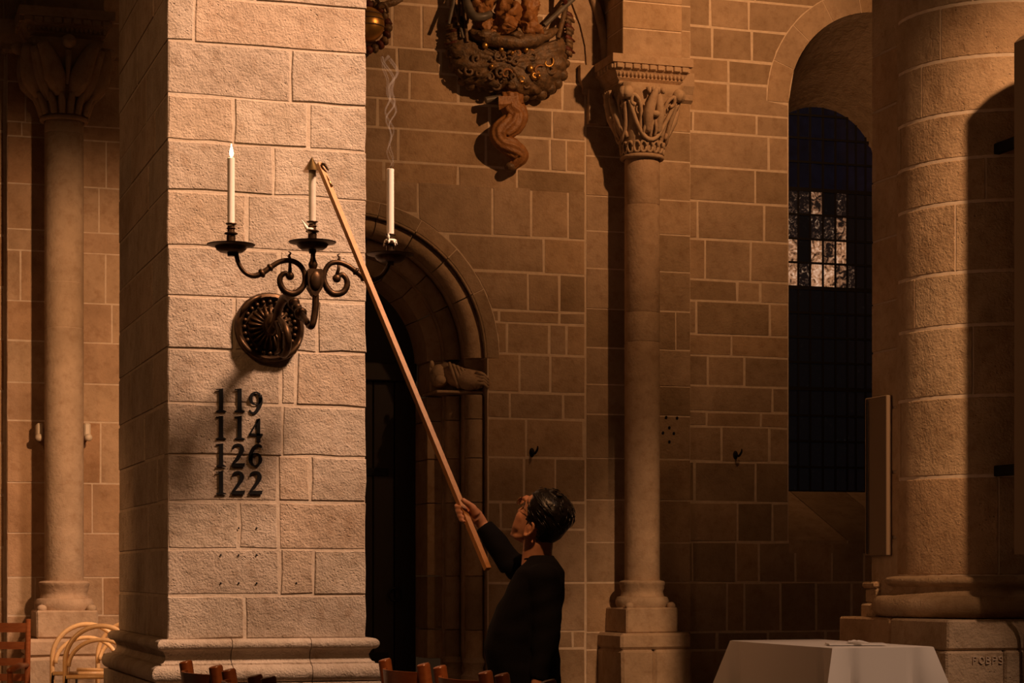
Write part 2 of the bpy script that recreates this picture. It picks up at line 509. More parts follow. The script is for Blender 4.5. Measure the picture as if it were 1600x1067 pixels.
# wall D between respond and window, and below the window
yd = [-120, -50, 0, 46, 95, 131, 178, 210, 264, 317, 376, 439, 472, 524, 557, 604, 644, 667, 722, 785]
jd = [[1140], [1100, 1180], [1110, 1170], [1113, 1175], [1138], [1138], [1083, 1182], [1201], [1180], [1090, 1194], [1102, 1173],
      [1152, 1188], [1088, 1203], [1143], [1106, 1163], [1207], [1104, 1189], [1128, 1202], [1085, 1181]]
XPR = XA(1077, YB)
courses(wall, YW, 1150, yd, jd, XPR, WX, (WX, (WR + 0.18, WR), WZ), side=-1)
ye = [785, 847, 910, 987, 1015, 1080, 1180]
je = [[1152, 1207, 1262, 1310, 1350], [1082, 1150, 1186, 1243, 1300, 1350], [1136, 1163, 1220, 1275, 1330], [1120, 1200, 1290], [1160, 1230, 1300], [1130, 1210, 1290]]
for i in range(len(ye) - 1):
    zt, zb = ZA(1150, ye[i], YW), ZA(1150, ye[i + 1], YW)
    xs = [XPR] + [XA(p, YW) for p in je[i]] + [9.0, 9.6, 10.2]
    for a, b in zip(xs[:-1], xs[1:]):
        pol = rect(a, b, zb, zt, 0.007)
        if zt > WSILL and b > WX - WR:
            if zb > WSILL or (zb + zt) / 2 > WSILL:
                if a > WX: pol = rect(max(a, WX + WR), b, zb, zt, 0.007) if b > WX + WR + .05 else None
                else: pol = rect(a, min(b, WX - WR), zb, zt, 0.007) if a < WX - WR - .05 else None
            else: pol = rect(a, b, zb, min(zt, WSILL), 0.007)
        if pol: stone(wall, pol, onY(YW), 'wall', 0.09, 0.005)
z = ZA(1150, 785, YW); k = 0
while z < 6.4:                              # right of the window, behind the round column
    z2 = z + random.uniform(0.2, 0.34); x = WX + WR + (0.18 if z > WZ else 0)
    while x < 10.4:
        x2 = x + random.uniform(0.35, 0.7); stone(wall, rect(x, x2, z, z2, 0.007), onY(YW), 'wall', 0.09, 0.005); x = x2
    z = z2

# ---- respond pilasters (behind the two engaged columns)
def pilaster(xc, name, ys, ref, jo, zleft, mat, label):
    xl, xr = xc - 0.365, xc + 0.485
    bed = MB().box((xl + .004, YB + REC, 0), (xr - .004, YW + 0.05, ZTOP))
    t = struct(obj(name, bed, 'mortar'))
    for i in range(len(ys) - 1):
        zt, zb = ZA(ref, ys[i], YB), ZA(ref, ys[i + 1], YB)
        pr_ = .055 if zb > zleft else 0.0
        xs = [xl] + [XA(p, YB) for p in jo[i]] + [xr]
        for a, b in zip(xs[:-1], xs[1:]):
            stone(t, rect(a, b, zb, zt, 0.005), onY(YB), mat, 0.085, 0.002, 0.002, pr_ if b < xc + .05 else 0)
    return t
XC1, XC2, YC = 1.55, 5.79, 14.68
pilaster(XC1, 'wall_respond_left', [-110, -40, 25, 78, 128, 191, 213, 287, 358, 391, 470, 532, 597, 657, 754, 833, 902, 962, 1030, 1110, 1180], 35,
         [[100]] * 4 + [[40, 100], [34, 100], [100, 166], [100, 155], [100], [32, 100, 165], [100, 175], [100], [100], [100, 157], [100, 144], [100], [55, 100, 161], [100], [40, 100], [100]], 9, 'wallred', None)
pilaster(XC2, 'wall_respond_right', [-110, -40, 8, 47, 90, 150, 206, 252, 313, 367, 425, 487, 547, 604, 650, 718, 782, 848, 910, 987, 1014, 1080, 1180], 1050,
         [[1000]] * 5 + [[945, 1000], [1000], [1000]] + [[1000], [1000], [1000], [1000, 1056], [1000], [1000], [1000], [1000], [1000], [1000]] + [[1000]] * 4, 3.98, 'wall', None)
# wall beyond the left respond, set back
for i, (a, b) in enumerate([(-1.5, -0.5), (-0.5, 0.4), (0.4, 1.18)]):
    for k in range(18):
        stone(wall, rect(a, b, k * 0.36, k * 0.36 + 0.36, 0.007), onY(YW), 'wallred', 0.09, 0.005)

# ---- the portal: ring of voussoirs, two rolls, inner order, jambs, door
def arc_stone(parent, cx, cz, r0, r1, a0, a1, yf, yb, mat, name='voussoir', n=5, g=0.004):
    a0 += g / r1; a1 -= g / r1
    mb = MB(); rings = []
    for k in range(n + 1):
        a = a0 + (a1 - a0) * k / n; c, s_ = math.cos(a), math.sin(a)
        rings.append([(cx + r0 * c, yb, cz + r0 * s_), (cx + r0 * c, yf, cz + r0 * s_), (cx + r1 * c, yf, cz + r1 * s_), (cx + r1 * c, yb, cz + r1 * s_)])
    mb.loft(rings)
    return obj(name, mb, mat, parent)
def arc_roll(parent, cx, cz, rc, rr, a0, a1, y, mat, name='roll_moulding', n=6, g=0.004, m=14):
    a0 += g / rc; a1 -= g / rc
    mb = MB(); rings = []
    for k in range(n + 1):
        a = a0 + (a1 - a0) * k / n; c, s_ = math.cos(a), math.sin(a)
        ring = []
        for j in range(m):
            t = 2 * PI * j / m
            q = rc + rr * math.cos(t)
            ring.append((cx + q * c, y + rr * math.sin(t), cz + q * s_))
        rings.append(ring)
    mb.loft(rings)
    return obj(name, mb, mat, parent, smooth='auto')
# recess behind the orders
rb = MB()
def arch_band(mb, cx, cz, r, y0, y1, zb, n=28):
    pts = [(cx + r, zb)] + [(cx + r * math.cos(PI * k / n), cz + r * math.sin(PI * k / n)) for k in range(n + 1)] + [(cx - r, zb)]
    for p, q in zip(pts[:-1], pts[1:]):
        mb.add([(p[0], y0, p[1]), (q[0], y0, q[1]), (q[0], y1, q[1]), (p[0], y1, p[1])], [(0, 1, 2, 3)])
def arch_face(mb, cx, cz, r0, r1, y, zb, n=28):
    f = lambda r: [(cx + r, zb)] + [(cx + r * math.cos(PI * k / n), cz + r * math.sin(PI * k / n)) for k in range(n + 1)] + [(cx - r, zb)]
    A, B = f(r0), f(r1)
    for i in range(len(A) - 1):
        mb.add([(A[i][0], y, A[i][1]), (A[i + 1][0], y, A[i + 1][1]), (B[i + 1][0], y, B[i + 1][1]), (B[i][0], y, B[i][1])], [(0, 1, 2, 3)])
o1, o2, o3 = 1.03, 0.90, 0.785
arch_band(rb, AX, AZ, o1, YB, YB + 0.16, 0); arch_face(rb, AX, AZ, o2, o1, YB + 0.16, 0)
arch_band(rb, AX, AZ, o2, YB + 0.16, YB + 0.33, 0); arch_face(rb, AX, AZ, o3, o2, YB + 0.33, 0)
arch_band(rb, AX, AZ, o3, YB + 0.33, YB + 0.40, 0)
portal = struct(obj('trim_portal', rb, 'carved', merge=False))
angs = [0, 27, 45, 62, 79, 97, 115, 133, 152, 180]
for a, b in zip(angs[:-1], angs[1:]):
    arc_stone(portal, AX, AZ, o1, AR, R(a), R(b), YB - 0.004, YB + 0.1, 'wall')
    arc_roll(portal, AX, AZ, 0.955, 0.070, R(a), R(b), YB + 0.09, 'wall')
    arc_roll(portal, AX, AZ, 1.018, 0.012, R(a), R(b), YB + 0.005, 'wall', 'fillet', m=6)
    arc_roll(portal, AX, AZ, 0.840, 0.060, R(a), R(b), YB + 0.27, 'wall')
    arc_stone(portal, AX, AZ, 0.67, 0.78, R(a), R(b), YB + 0.36, YB + 0.75, 'wall')
zj = [0.62] + sorted(ZA(700, y, YB) for y in (985, 900, 784, 714, 653, 614))
for s in (1, -1):
    for a, b in zip(zj[:-1], zj[1:]):
        for rc, rr, y in ((0.955, 0.066, 0.09), (0.840, 0.056, 0.27)):
            x = AX + s * rc
            obj('jamb_shaft', MB().lathe([(rr, a + .003), (rr, b - .003)], (x, YB + y, 0), 14), 'wall', portal, smooth='auto')
        xa, xb = sorted((AX + s * 0.67, AX + s * 0.785))
        obj('jamb_stone', MB().bbox((xa, YB + 0.36, a + .003), (xb, YB + 0.75, b - .003), 0.004), 'wall', portal)
    for rc, y in ((0.955, 0.09), (0.84, 0.27)):
        x = AX + s * rc
        obj('jamb_base', MB().lathe([(0.10, 0.36), (0.10, 0.5), (0.075, 0.53), (0.068, 0.56), (0.085, 0.6), (0.066, 0.64)], (x, YB + y, 0), 14), 'wall', portal, smooth='auto')
        obj('jamb_plinth', MB().bbox((x - .1, YB + y - .1, 0), (x + .1, YB + y + .1, 0.36), 0.006), 'wall', portal)
# carved capitals of the portal: a crouching beast over the shafts
for s in (1, -1):
    z0, z1 = ZA(700, 612, YB), AZ
    f = lambda r, y, z: Vector((AX + s * r, YB + y, z))
    mb = MB()
    mb.bbox((min(AX + s * .67, AX + s * 1.03), YB + 0.10, z0), (max(AX + s * .67, AX + s * 1.03), YB + 0.5, z0 + 0.02), 0.004)
    obj('capital_ledge', mb, 'carved', portal)
    mb = MB()
    mb.ball(f(0.74, 0.27, z0 + .14), (0.075, 0.10, 0.09), 12, 8)
    mb.ball(f(0.72, 0.18, z0 + .10), (0.045, 0.05, 0.04), 10, 6)
    for q in (-1, 1): mb.ball(f(0.73 + q * .05, 0.27, z0 + .225), (0.02, 0.02, 0.03), 8, 6)
    obj('beast_head', mb, 'carved', portal, smooth=True)
    mb = MB()
    mb.tube([f(0.76, 0.26, z0 + .2), f(0.84, 0.19, z0 + .14), f(0.92, 0.10, z0 + .10), f(1.01, 0.05, z0 + .10)], [0.05, 0.085, 0.08, 0.06], 12)
    obj('beast_body', mb, 'carved', portal, smooth=True)
    for k in range(6):
        a = k / 5
        mb = MB().tube(crom([f(0.78 + .13 * a, 0.15 - .08 * a, z0 + .23 - .07 * a), f(0.80 + .14 * a, 0.11 - .08 * a, z0 + .14 - .03 * a), f(0.84 + .14 * a, 0.11 - .07 * a, z0 + .04)], 4), [0.012] * 4 + [.016] * 3 + [0.013] * 2, 6)
        obj('mane_lock', mb, 'carved', portal, smooth=True)
    for k in range(4):
        mb = MB().tube([f(0.95, 0.03 + .0 * k, z0 + .15 - .03 * k), f(1.0, 0.0, z0 + .135 - .022 * k), f(1.04, 0.0, z0 + .10 - .022 * k)], [0.016, 0.015, 0.01], 6)
        obj('paw_toe', mb, 'carved', portal, smooth=True)
    obj('capital_block', MB().bbox((min(AX + s * .685, AX + s * 1.03), YB + 0.34, z0 + .02), (max(AX + s * .685, AX + s * 1.03), YB + 0.7, z1), 0.01), 'carved', portal)
# door leaf of planks
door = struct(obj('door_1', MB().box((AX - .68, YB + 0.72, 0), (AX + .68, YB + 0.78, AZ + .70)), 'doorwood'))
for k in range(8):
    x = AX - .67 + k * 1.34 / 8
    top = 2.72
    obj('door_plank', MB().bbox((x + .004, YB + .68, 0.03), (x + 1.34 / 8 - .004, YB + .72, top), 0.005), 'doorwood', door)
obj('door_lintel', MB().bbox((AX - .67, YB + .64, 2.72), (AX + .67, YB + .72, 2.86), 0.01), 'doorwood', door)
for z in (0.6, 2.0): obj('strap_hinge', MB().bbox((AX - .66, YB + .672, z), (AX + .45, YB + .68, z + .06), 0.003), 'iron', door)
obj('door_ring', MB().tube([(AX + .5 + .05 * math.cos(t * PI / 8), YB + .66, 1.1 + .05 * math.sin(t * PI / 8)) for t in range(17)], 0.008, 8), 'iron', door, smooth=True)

# ---- window: voussoirs, splayed embrasure, sill, leaded glass
YG = 16.05
GX0, GX1, GZ0 = 7.36, 8.46, 1.95
win = MB()
gcx, gr = (GX0 + GX1) / 2, (GX1 - GX0) / 2
GZS = 4.62
n = 24
fo = [(WX + WR, WSILL)] + [(WX + WR * math.cos(PI * k / n), WZ + WR * math.sin(PI * k / n)) for k in range(n + 1)] + [(WX - WR, WSILL)]
fi = [(GX1, GZ0)] + [(gcx + gr * math.cos(PI * k / n), GZS + gr * math.sin(PI * k / n)) for k in range(n + 1)] + [(GX0, GZ0)]
for i in range(len(fo) - 1):
    win.add([(fo[i][0], YW, fo[i][1]), (fo[i + 1][0], YW, fo[i + 1][1]), (fi[i + 1][0], YG + .05, fi[i + 1][1]), (fi[i][0], YG + .05, fi[i][1])], [(0, 1, 2, 3)])
window = struct(obj('window_1', win, 'wall', merge=False))
for a, b in zip(range(0, 180, 20), range(20, 200, 20)):
    arc_stone(window, WX, WZ, WR, WR + 0.18, R(a), R(b), YW - 0.003, YW + 0.1, 'wall')
for k in range(3):
    xa = WX - WR + k * 2 * WR / 3; xb = xa + 2 * WR / 3
    mb = MB().add([(xa + .004, YW - .002, WSILL), (xb - .004, YW - .002, WSILL), (xb - .004, YG, GZ0), (xa + .004, YG, GZ0),
                   (xa + .004, YW - .002, WSILL - .1), (xb - .004, YW - .002, WSILL - .1), (xb - .004, YG, WSILL - .1), (xa + .004, YG, WSILL - .1)],
                  [(0, 1, 2, 3), (7, 6, 5, 4), (0, 4, 5, 1), (1, 5, 6, 2), (2, 6, 7, 3), (3, 7, 4, 0)])
    obj('sill_stone', mb, 'wall', window)
colx = [XA(p, YG) for p in (1213, 1230, 1247, 1265.5, 1285.5, 1305, 1323.5, 1337, 1352)]
colx = [GX0] + [x for x in colx if GX0 + .03 < x < GX1 - .03] + [GX1]
rowy = [108, 145, 182, 218, 255, 298, 337, 375, 412, 451, 490, 528, 567, 608, 650, 690, 730, 772]
lvl = {5: {1247: .2, 1265: .15, 1285: .4, 1305: .1, 1323: .3, 1337: .1}, 6: {1247: .15, 1265: .0, 1285: .2, 1305: .2, 1323: .4, 1337: .05},
       7: {1247: .7, 1265: .05, 1285: .8, 1305: .5, 1323: .7, 1337: .05}, 8: {1247: 1, 1265: .15, 1285: 1, 1305: .8, 1323: .6, 1337: .3}}
for r in range(len(rowy) - 1):
    zt, zb = ZA(1285, rowy[r], YG), ZA(1285, rowy[r + 1], YG)
    for a, b in zip(colx[:-1], colx[1:]):
        xm = (a + b) / 2
        if zt > GZS:
            e = gr * gr - (xm - gcx) ** 2
            top = GZS + math.sqrt(max(0, e))
            if zb > top - 0.02: continue
            zt2 = min(zt, top)
        else: zt2 = zt
        pr = b; key = None
        for q in (1247, 1265, 1285, 1305, 1323, 1337):
            if abs(XA(q + (.5 if q in (1265, 1285, 1323) else 0), YG) - b) < 0.012: key = q
        v = lvl.get(r, {}).get(key, 0)
        mat = 'pane_bright' if v > .65 else 'pane_mid' if v > .35 else 'pane_low' if v > .12 else ('pane_blue' if r < 5 else 'pane_dark')
        if r in (15, 16, 12) and key in (1265, 1285, 1305): mat = 'pane_dark'
        arc = lambda x: GZS + math.sqrt(max(0, gr * gr - (x - gcx) ** 2))
        tl, tr_ = max(zb + .006, min(zt - .004, arc(a + .004))), max(zb + .006, min(zt - .004, arc(b - .004)))
        obj('pane', MB().prism([(a + .004, zb + .004), (b - .004, zb + .004), (b - .004, tr_), (xm, min(zt - .004, arc(xm))), (a + .004, tl)], lambda p, k: (p[0], YG + .006 * k, p[1])), mat, window)
bars = MB()
for x in colx:
    top = GZS + math.sqrt(max(0, gr * gr - (x - gcx) ** 2))
    obj('lead_bar', MB().box((x - .009, YG - .006, GZ0), (x + .009, YG + .012, top)), 'iron', window)
for y in rowy:
    z = ZA(1285, y, YG)
    if z < GZ0: z = GZ0
    e = gr if z < GZS else math.sqrt(max(0, gr * gr - (z - GZS) ** 2))
    if e < .05: continue
    h = .016 if y in (298, 451, 608) else .009
    obj('saddle_bar', MB().box((gcx - e, YG - .010, z - h), (gcx + e, YG - .002, z + h)), 'iron', window)

# ================================================================== ENGAGED COLUMNS ON THE AISLE WALL
def engaged_column(xc, label, kind, mat):
    t = thing('engaged_column', (xc, YC, 0), label, 'column', 'engaged columns of the aisle wall')
    r = 0.132
    c = (xc, YC, 0)
    js = [1.205] + ([2.93, 3.24] if kind == 'leaf' else [2.98, 3.20]) + [4.0 if kind != 'leaf' else 4.26, 4.335]
    for a, b in zip(js[:-1], js[1:]):
        obj('shaft_drum', MB().lathe([(r - .002, a + .001), (r, a + .008), (r, b - .008), (r - .002, b - .001)], c, 28), mat, t, smooth='auto')
        obj('shaft_joint', MB().lathe([(r - .004, b - .004), (r - .004, b + .004)], c, 28), 'mortar', t, smooth='auto')
    # base
    pr = [(0.190, 1.01), (0.200, 1.035), (0.200, 1.06), (0.188, 1.085), (0.165, 1.09), (0.158, 1.11), (0.156, 1.13), (0.166, 1.15), (0.166, 1.17), (0.172, 1.178), (0.172, 1.196), (0.160, 1.205), (0.134, 1.210)]
    obj('base_moulding', MB().lathe(pr, c, 28), mat, t, smooth='auto')
    for sx in (-1, 1):
        obj('corner_spur', MB().ball((xc + sx * .165, YC - .165, 1.02), (.035, .035, .03), 10, 6), mat, t, smooth=True)
    obj('plinth_block', MB().bbox((xc - .205, YC - .205, 0.82), (xc + .205, YB + .02, 1.01), 0.012).jitter(.004, 9), mat, t)
    obj('pedestal_block', MB().bbox((xc - .27, YC - .27, 0.70), (xc + .29, YB + .02, 0.82), 0.02).jitter(.008, 7), mat, t)
    obj('pedestal_block', MB().bbox((xc - .27, YC - .28, 0.36), (xc - .01, YB + .02, 0.70), 0.02).jitter(.008, 7), mat, t)
    obj('pedestal_block', MB().bbox((xc - .01, YC - .28, 0.36), (xc + .29, YB + .02, 0.70), 0.02).jitter(.008, 7), mat, t)
    obj('pedestal_block', MB().bbox((xc - .29, YC - .30, 0.0), (xc + .31, YB + .02, 0.36), 0.02).jitter(.008, 7), mat, t)
    # capital bell: round below, square above
    z0, z1 = 4.335, 4.86
    rings = []
    N = 32
    for i in range(9):
        q = i / 8; z = z0 + .03 + (z1 - z0 - .03) * q
        rad = 0.142 + 0.115 * q ** 1.5
        ring = []
        for k in range(N):
            a = 2 * PI * k / N; ca, sa = math.cos(a), math.sin(a)
            sq = 1.0 / max(abs(ca), abs(sa))
            f = rad * (1 + (sq - 1) * 0.75 * q)
            ring.append((xc + f * ca, YC + f * sa, z))
        rings.append(ring)
    bell = obj('capital_bell', MB().loft(rings), mat, t, smooth=True)
    obj('astragal', MB().tube([(xc + .148 * math.cos(k * PI / 14), YC + .148 * math.sin(k * PI / 14), z0 + .018) for k in range(29)], 0.018, 8), mat, t, smooth=True)
    def S(a, q, out=0.0):
        "point on the bell: angle from the front (radians, + to the right), height fraction"
        an = -PI / 2 + a; ca, sa = math.cos(an), math.sin(an)
        rad = 0.142 + 0.115 * q ** 1.5; sq = 1.0 / max(abs(ca), abs(sa))
        f = rad * (1 + (sq - 1) * 0.75 * q) + out
        return Vector((xc + f * ca, YC + f * sa, z0 + .03 + (z1 - z0 - .03) * q))
    for side in (-PI / 2, 0, PI / 2):
        if kind == 'vine':
            # running vine below, looped stems, a beast in the middle, corner volutes
            for k in range(5):
                a = side - .62 + k * .31
                obj('vine_loop', MB().tube([S(a + .15 * math.cos(u * PI / 5), .10 + .08 * math.sin(u * PI / 5), .012) for u in range(11)], .011, 6), mat, t, smooth=True)
            obj('vine_stem', MB().tube(crom([S(side - .72, .75, .02), S(side - .55, .42, .02), S(side - .2, .22, .025), S(side + .2, .22, .025), S(side + .55, .42, .02), S(side + .72, .75, .02)], 5), .016, 8), mat, t, smooth=True)
            for s in (-1, 1):
                obj('vine_stem', MB().tube(crom([S(side + s * .50, .25, .012), S(side + s * .40, .55, .02), S(side + s * .46, .75, .025), S(side + s * .60, .82, .03), S(side + s * .66, .72, .03), S(side + s * .56, .68, .03)], 5), .014, 8), mat, t, smooth=True)
                obj('corner_volute', MB().ball(S(side + s * .74, .86, .01), (.045, .045, .05), 10, 8), mat, t, smooth=True)
            b1 = MB().tube(crom([S(side - .12, .30, .02), S(side - .16, .55, .035), S(side - .05, .80, .045), S(side + .03, .93, .04)], 4), lerpl([.022, .044, .030, .016], 13), 10)
            obj('beast_body', b1, mat, t, smooth=True)
            b2 = MB().tube(crom([S(side + .30, .30, .02), S(side + .26, .52, .03), S(side + .16, .74, .035), S(side + .10, .86, .03)], 4), lerpl([.018, .036, .030, .012], 13), 10)
            obj('wing', b2, mat, t, smooth=True)
            obj('beast_head', MB().ball(S(side + .05, .55, .055), (.032, .032, .026), 10, 6), mat, t, smooth=True)
            for a, q in ((-.28, .36), (-.02, .34), (.16, .36), (.36, .40)):
                obj('beast_leg', MB().tube(crom([S(side + a * .4, .50, .035), S(side + a, q, .035), S(side + a * 1.15, q - .10, .022)], 4), lerpl([.016, .012, .010], 9), 7), mat, t, smooth=True)
            for k in range(7):
                a = side - .5 + k * .17
                obj('tendril', MB().tube([S(a + .06 * math.cos(u * .7), .62 + .05 * math.sin(u * .7) + .03 * (k % 2), .012) for u in range(8)], .007, 5), mat, t, smooth=True)
            for k in range(4):
                a = side - .2 + k * .13
                obj('leaf_lobe', MB().tube([S(a, .93, .03), S(a + .03, .84, .045)], [.022, .010], 6), mat, t, smooth=True)
        else:
            # two ranks of upright leaves, eagle-like corner leaves and a stem between
            for k in range(4):
                a = side - .55 + k * .36
                obj('leaf', MB().tube(crom([S(a, .02, .008), S(a, .18, .018), S(a, .30, .05)], 4), lerpl([.034, .046, .022], 9), 8, squash=.6), mat, t, smooth=True)
            for s in (-1, 1):
                obj('corner_leaf', MB().tube(crom([S(side + s * .30, .28, .01), S(side + s * .36, .48, .05), S(side + s * .45, .70, .055), S(side + s * .60, .92, .03)], 4), lerpl([.04, .075, .06, .035], 13), 10), mat, t, smooth=True)
                obj('wing', MB().tube(crom([S(side + s * .70, .20, .0), S(side + s * .72, .5, .02), S(side + s * .76, .88, .01)], 4), lerpl([.02, .045, .03], 9), 8), mat, t, smooth=True)
            obj('stem', MB().tube([S(side, .40, .03), S(side, .82, .06)], [.014, .022], 8), mat, t, smooth=True)
            obj('rosette', MB().ball(S(side, .93, .06), (.05, .05, .045), 10, 8), mat, t, smooth=True)
    # abacus and moulded impost with dentils
    yb = YB + .02
    def slab(name, h, z0, z1, zc=.006):
        obj(name, MB().bbox((xc - h, YC - h + .09, z0), (xc + h, yb, z1), zc), mat, t)
    slab('abacus', .245, 4.845, 4.885)
    mb = MB()
    prof = [(.24, 4.885), (.262, 4.905), (.262, 4.915), (.285, 4.955), (.300, 4.965), (.300, 4.998), (.318, 5.005), (.318, 5.066)]
    rings = []
    for h, z in prof:
        rings.append([(xc - h, YC - h + .09, z), (xc + h, YC - h + .09, z), (xc + h, yb, z), (xc - h, yb, z)])
    mb.loft(rings)
    imp = obj('impost', mb, mat, t)
    for k in range(9):
        x = xc - .29 + k * .58 / 9
        obj('dentil', MB().bbox((x + .006, YC - .227, 4.965), (x + .058, YC - .19, 5.0), .004), mat, t)
    for k in range(17):
        x = xc - .262 + k * .524 / 17
        obj('bead', MB().ball((x + .0154, YC - .183, 4.93), (.012, .016, .018), 6, 5), mat, t)
    for k in range(6):
        y = YC - .2 + k * .065
        obj('dentil', MB().bbox((xc - .318, y, 4.965), (xc - .29, y + .05, 5.0), .004), mat, t)
    return t
engaged_column(XC1, 'slender stone column with leafy capital left of the numbered pier', 'leaf', 'carved')
engaged_column(XC2, 'slender stone column with vine-carved capital between portal and window', 'vine', 'carved')
# impost of the pilaster behind and the springing of the arches above it
for xc in (XC1, XC2):
    t = struct(obj('trim_impost', MB().loft([[(xc - h, YB - d, z), (xc + .49, YB - d, z), (xc + .49, YW, z), (xc - h, YW, z)]
        for h, d, z in ((.372, .004, 4.84), (.40, .03, 4.86), (.40, .03, 4.90), (.43, .06, 4.96), (.43, .06, 5.06), (.372, .004, 5.066))]), 'carved'))
    # transverse arch block, flush with the column impost
    zz = [5.066, 5.27, 5.47, 5.70, 6.1, 6.6]
    ab = struct(obj('trim_arch', MB().box((xc - .215, YC - .165, 5.066), (xc + .245, YB + .05, 6.6)), 'mortar'))
    for a, b in zip(zz[:-1], zz[1:]):
        obj('arch_stone', MB().bbox((xc - .22, YC - .172, a + .005), (xc + .25, YC - .12, b - .005), .004), 'wall', ab)
        obj('arch_stone', MB().bbox((xc - .222, YC - .165, a + .005), (xc - .19, YB, b - .005), .004), 'wall', ab)
    # wall rib bending away to the left
    rib = struct(obj('trim_wall_rib', MB().loft([[(xc - .365 - q * q * .05, YB - .02, 5.066 + q * .3), (xc - .20 - q * q * .04, YB - .02, 5.066 + q * .3), (xc - .20 - q * q * .04, YW, 5.066 + q * .3), (xc - .365 - q * q * .05, YW, 5.066 + q * .3)] for q in (0, .5, 1, 1.5, 2, 2.6, 3.4, 4.6)]), 'wall'))
    obj('roll_moulding', MB().tube([(xc - .215 - q * q * .035, YB - .03, 5.066 + q * .3) for q in (0, .5, 1, 1.5, 2, 2.6, 3.4, 4.6)], .035, 10), 'wall', rib, smooth=True)

for px, py in ((1041, 652), (1058, 653), (1046, 668), (1036, 676), (1053, 677), (1046, 690)):   # old bolt holes in the respond
    p = PY(px, py, YB - .003)
    obj('bolt_hole', MB().ball(p, (.011, .002, .012), 10, 4), 'iron', bpy.data.objects['wall_respond_right'])
# small cream fixtures on either side of the left column
for s, lab in ((-1, 'small cream wall lamp on the left flank of the leafy column'), (1, 'small cream wall lamp on the right flank of the leafy column')):
    p = PY(62 if s < 0 else 136, 676, YB - .12)
    t = thing('wall_lamp', p, lab, 'lamp', 'small lamps beside the left column')
    obj('lamp_case', MB().bbox((p.x - .022, p.y - .03, p.z - .045), (p.x + .022, p.y + .13, p.z + .065), .010), 'fixture', t)
    obj('lamp_globe', MB().ball((p.x + s * .005, p.y - .035, p.z - .035), (.028, .028, .026), 14, 10), 'fixture', t, smooth=True)

# ================================================================== NEAR PIER WITH THE HYMN NUMBERS
PX0, PX1 = XA(262, YP), XA(571.5, YP)
PYB = PX0 / rat(186)
pier = thing('stone_pier', ((PX0 + PX1) / 2, (YP + PYB) / 2, 0), 'big square sandstone pier bearing hymn numbers and candle bracket', 'pillar')
ZB0 = ZA(420, 998, YP)
obj('mortar_core', MB().box((PX0 + .003, YP + .003, ZB0), (PX1 - .003, PYB - .003, 5.2)), 'mortar_pillar', pier)
yp = [-330, -240, -155, -70, 3, 74, 157, 228, 305, 391, 467, 548, 633, 712, 784, 858, 930, 998]
jp = [[390], [450], [330, 480], [400], [304], [455], [365, 482], [427], [385], [436], [366, 497], [438, 463], [441], [435, 485], [374, 435], [438, 490], [382]]
jside = [[210], [235], [222], [240], [215], [228], [205, 243], [232], [212], [238], [220], [205, 240], [226], [208, 246], [232], [222], [230]]
Z = []
for i in range(len(yp) - 1):
    zt, zb = ZA(420, yp[i], YP), ZA(420, yp[i + 1], YP)
    xs = [PX0] + [XA(p, YP) for p in jp[i]] + [PX1]
    for k, (a, b) in enumerate(zip(xs[:-1], xs[1:])):
        g0, g1 = (0.001 if k == 0 else 0.007), (0.001 if k == len(xs) - 2 else 0.007)
        pol = [(a + g0, zb + .006), (b - g1, zb + .006), (b - g1, zt - .006), (a + g0, zt - .006)]
        if b - a < .1: pol = [(a + .008, zb + .008), (b - .008, zb + .008), (b - .008, zt - .008), (a + .008, zt - .008)]
        stone(pier, pol, onY(YP), 'pillar', 0.11, 0.004, 0.0045, 0.001, rough=True)
    # left flank; the pixel columns there give depths
    yy = [YP] + sorted(PX0 / rat(p) for p in jside[i]) + [PYB]
    for a, b in zip(yy[:-1], yy[1:]):
        stone(pier, [(b - .005, zb + .007), (a + .005, zb + .007), (a + .005, zt - .007), (b - .005, zt - .007)], onX(PX0), 'pillar', 0.09, 0.005, 0.003, rough=False)
    stone(pier, [(YP + .12, zb + .007), (PYB - .01, zb + .007), (PYB - .01, zt - .007), (YP + .12, zt - .007)], lambda y, z, k: (PX1 - k, y, z), 'pillar', 0.09, 0.005, 0.003)
for px, py in ((345, 867), (373, 867), (401, 867), (345, 911), (373, 911), (401, 911), (373, 825), (401, 825), (463, 911)):
    p = PY(px, py, YP - .004)
    obj('drill_hole', MB().ball(p, (.005, .002, .005), 8, 4), 'iron', pier)
# moulded base, cut into stones
zs = ZB0
prof = [(0.0, zs + .003), (.030, zs + .001)]
for k in range(9):
    a = PI / 2 - PI * k / 8; prof.append((.030 + .026 * math.cos(a), zs - .026 + .026 * math.sin(a)))
prof += [(.026, zs - .054), (.020, zs - .062), (.012, zs - .078), (.014, zs - .096), (.024, zs - .110), (.036, zs - .114), (.036, zs - .122)]
for k in range(9):
    a = PI / 2 - PI * k / 8; prof.append((.046 + .040 * math.cos(a), zs - .164 + .042 * math.sin(a)))
prof += [(.075, zs - .21), (.075, .36), (.11, .33), (.11, 0.0)]
def base_run(axis, a, b, mit0, mit1):
    mb = MB(); rings = []
    for (t, mt, sg) in ((a, mit0, -1), (b, mit1, 1)):
        ring = []
        for o, z in prof:
            e = t + (sg * o if mt else 0)
            ring.append((e, YP - o, z) if axis == 'x' else (PX0 - o, e, z) if axis == 'y' else (PX1 + o, e, z))
        inner = (t, YP + .1) if axis == 'x' else ((PX0 + .1, t) if axis == 'y' else (PX1 - .1, t))
        ring.append((inner[0], inner[1], 0)); ring.append((inner[0], inner[1], zs + .003))
        rings.append(ring)
    mb.loft(rings)
    return obj('base_stone', mb, 'pillar', pier, smooth='auto')
bx = [PX0, XA(360, YP), XA(483, YP), PX1]
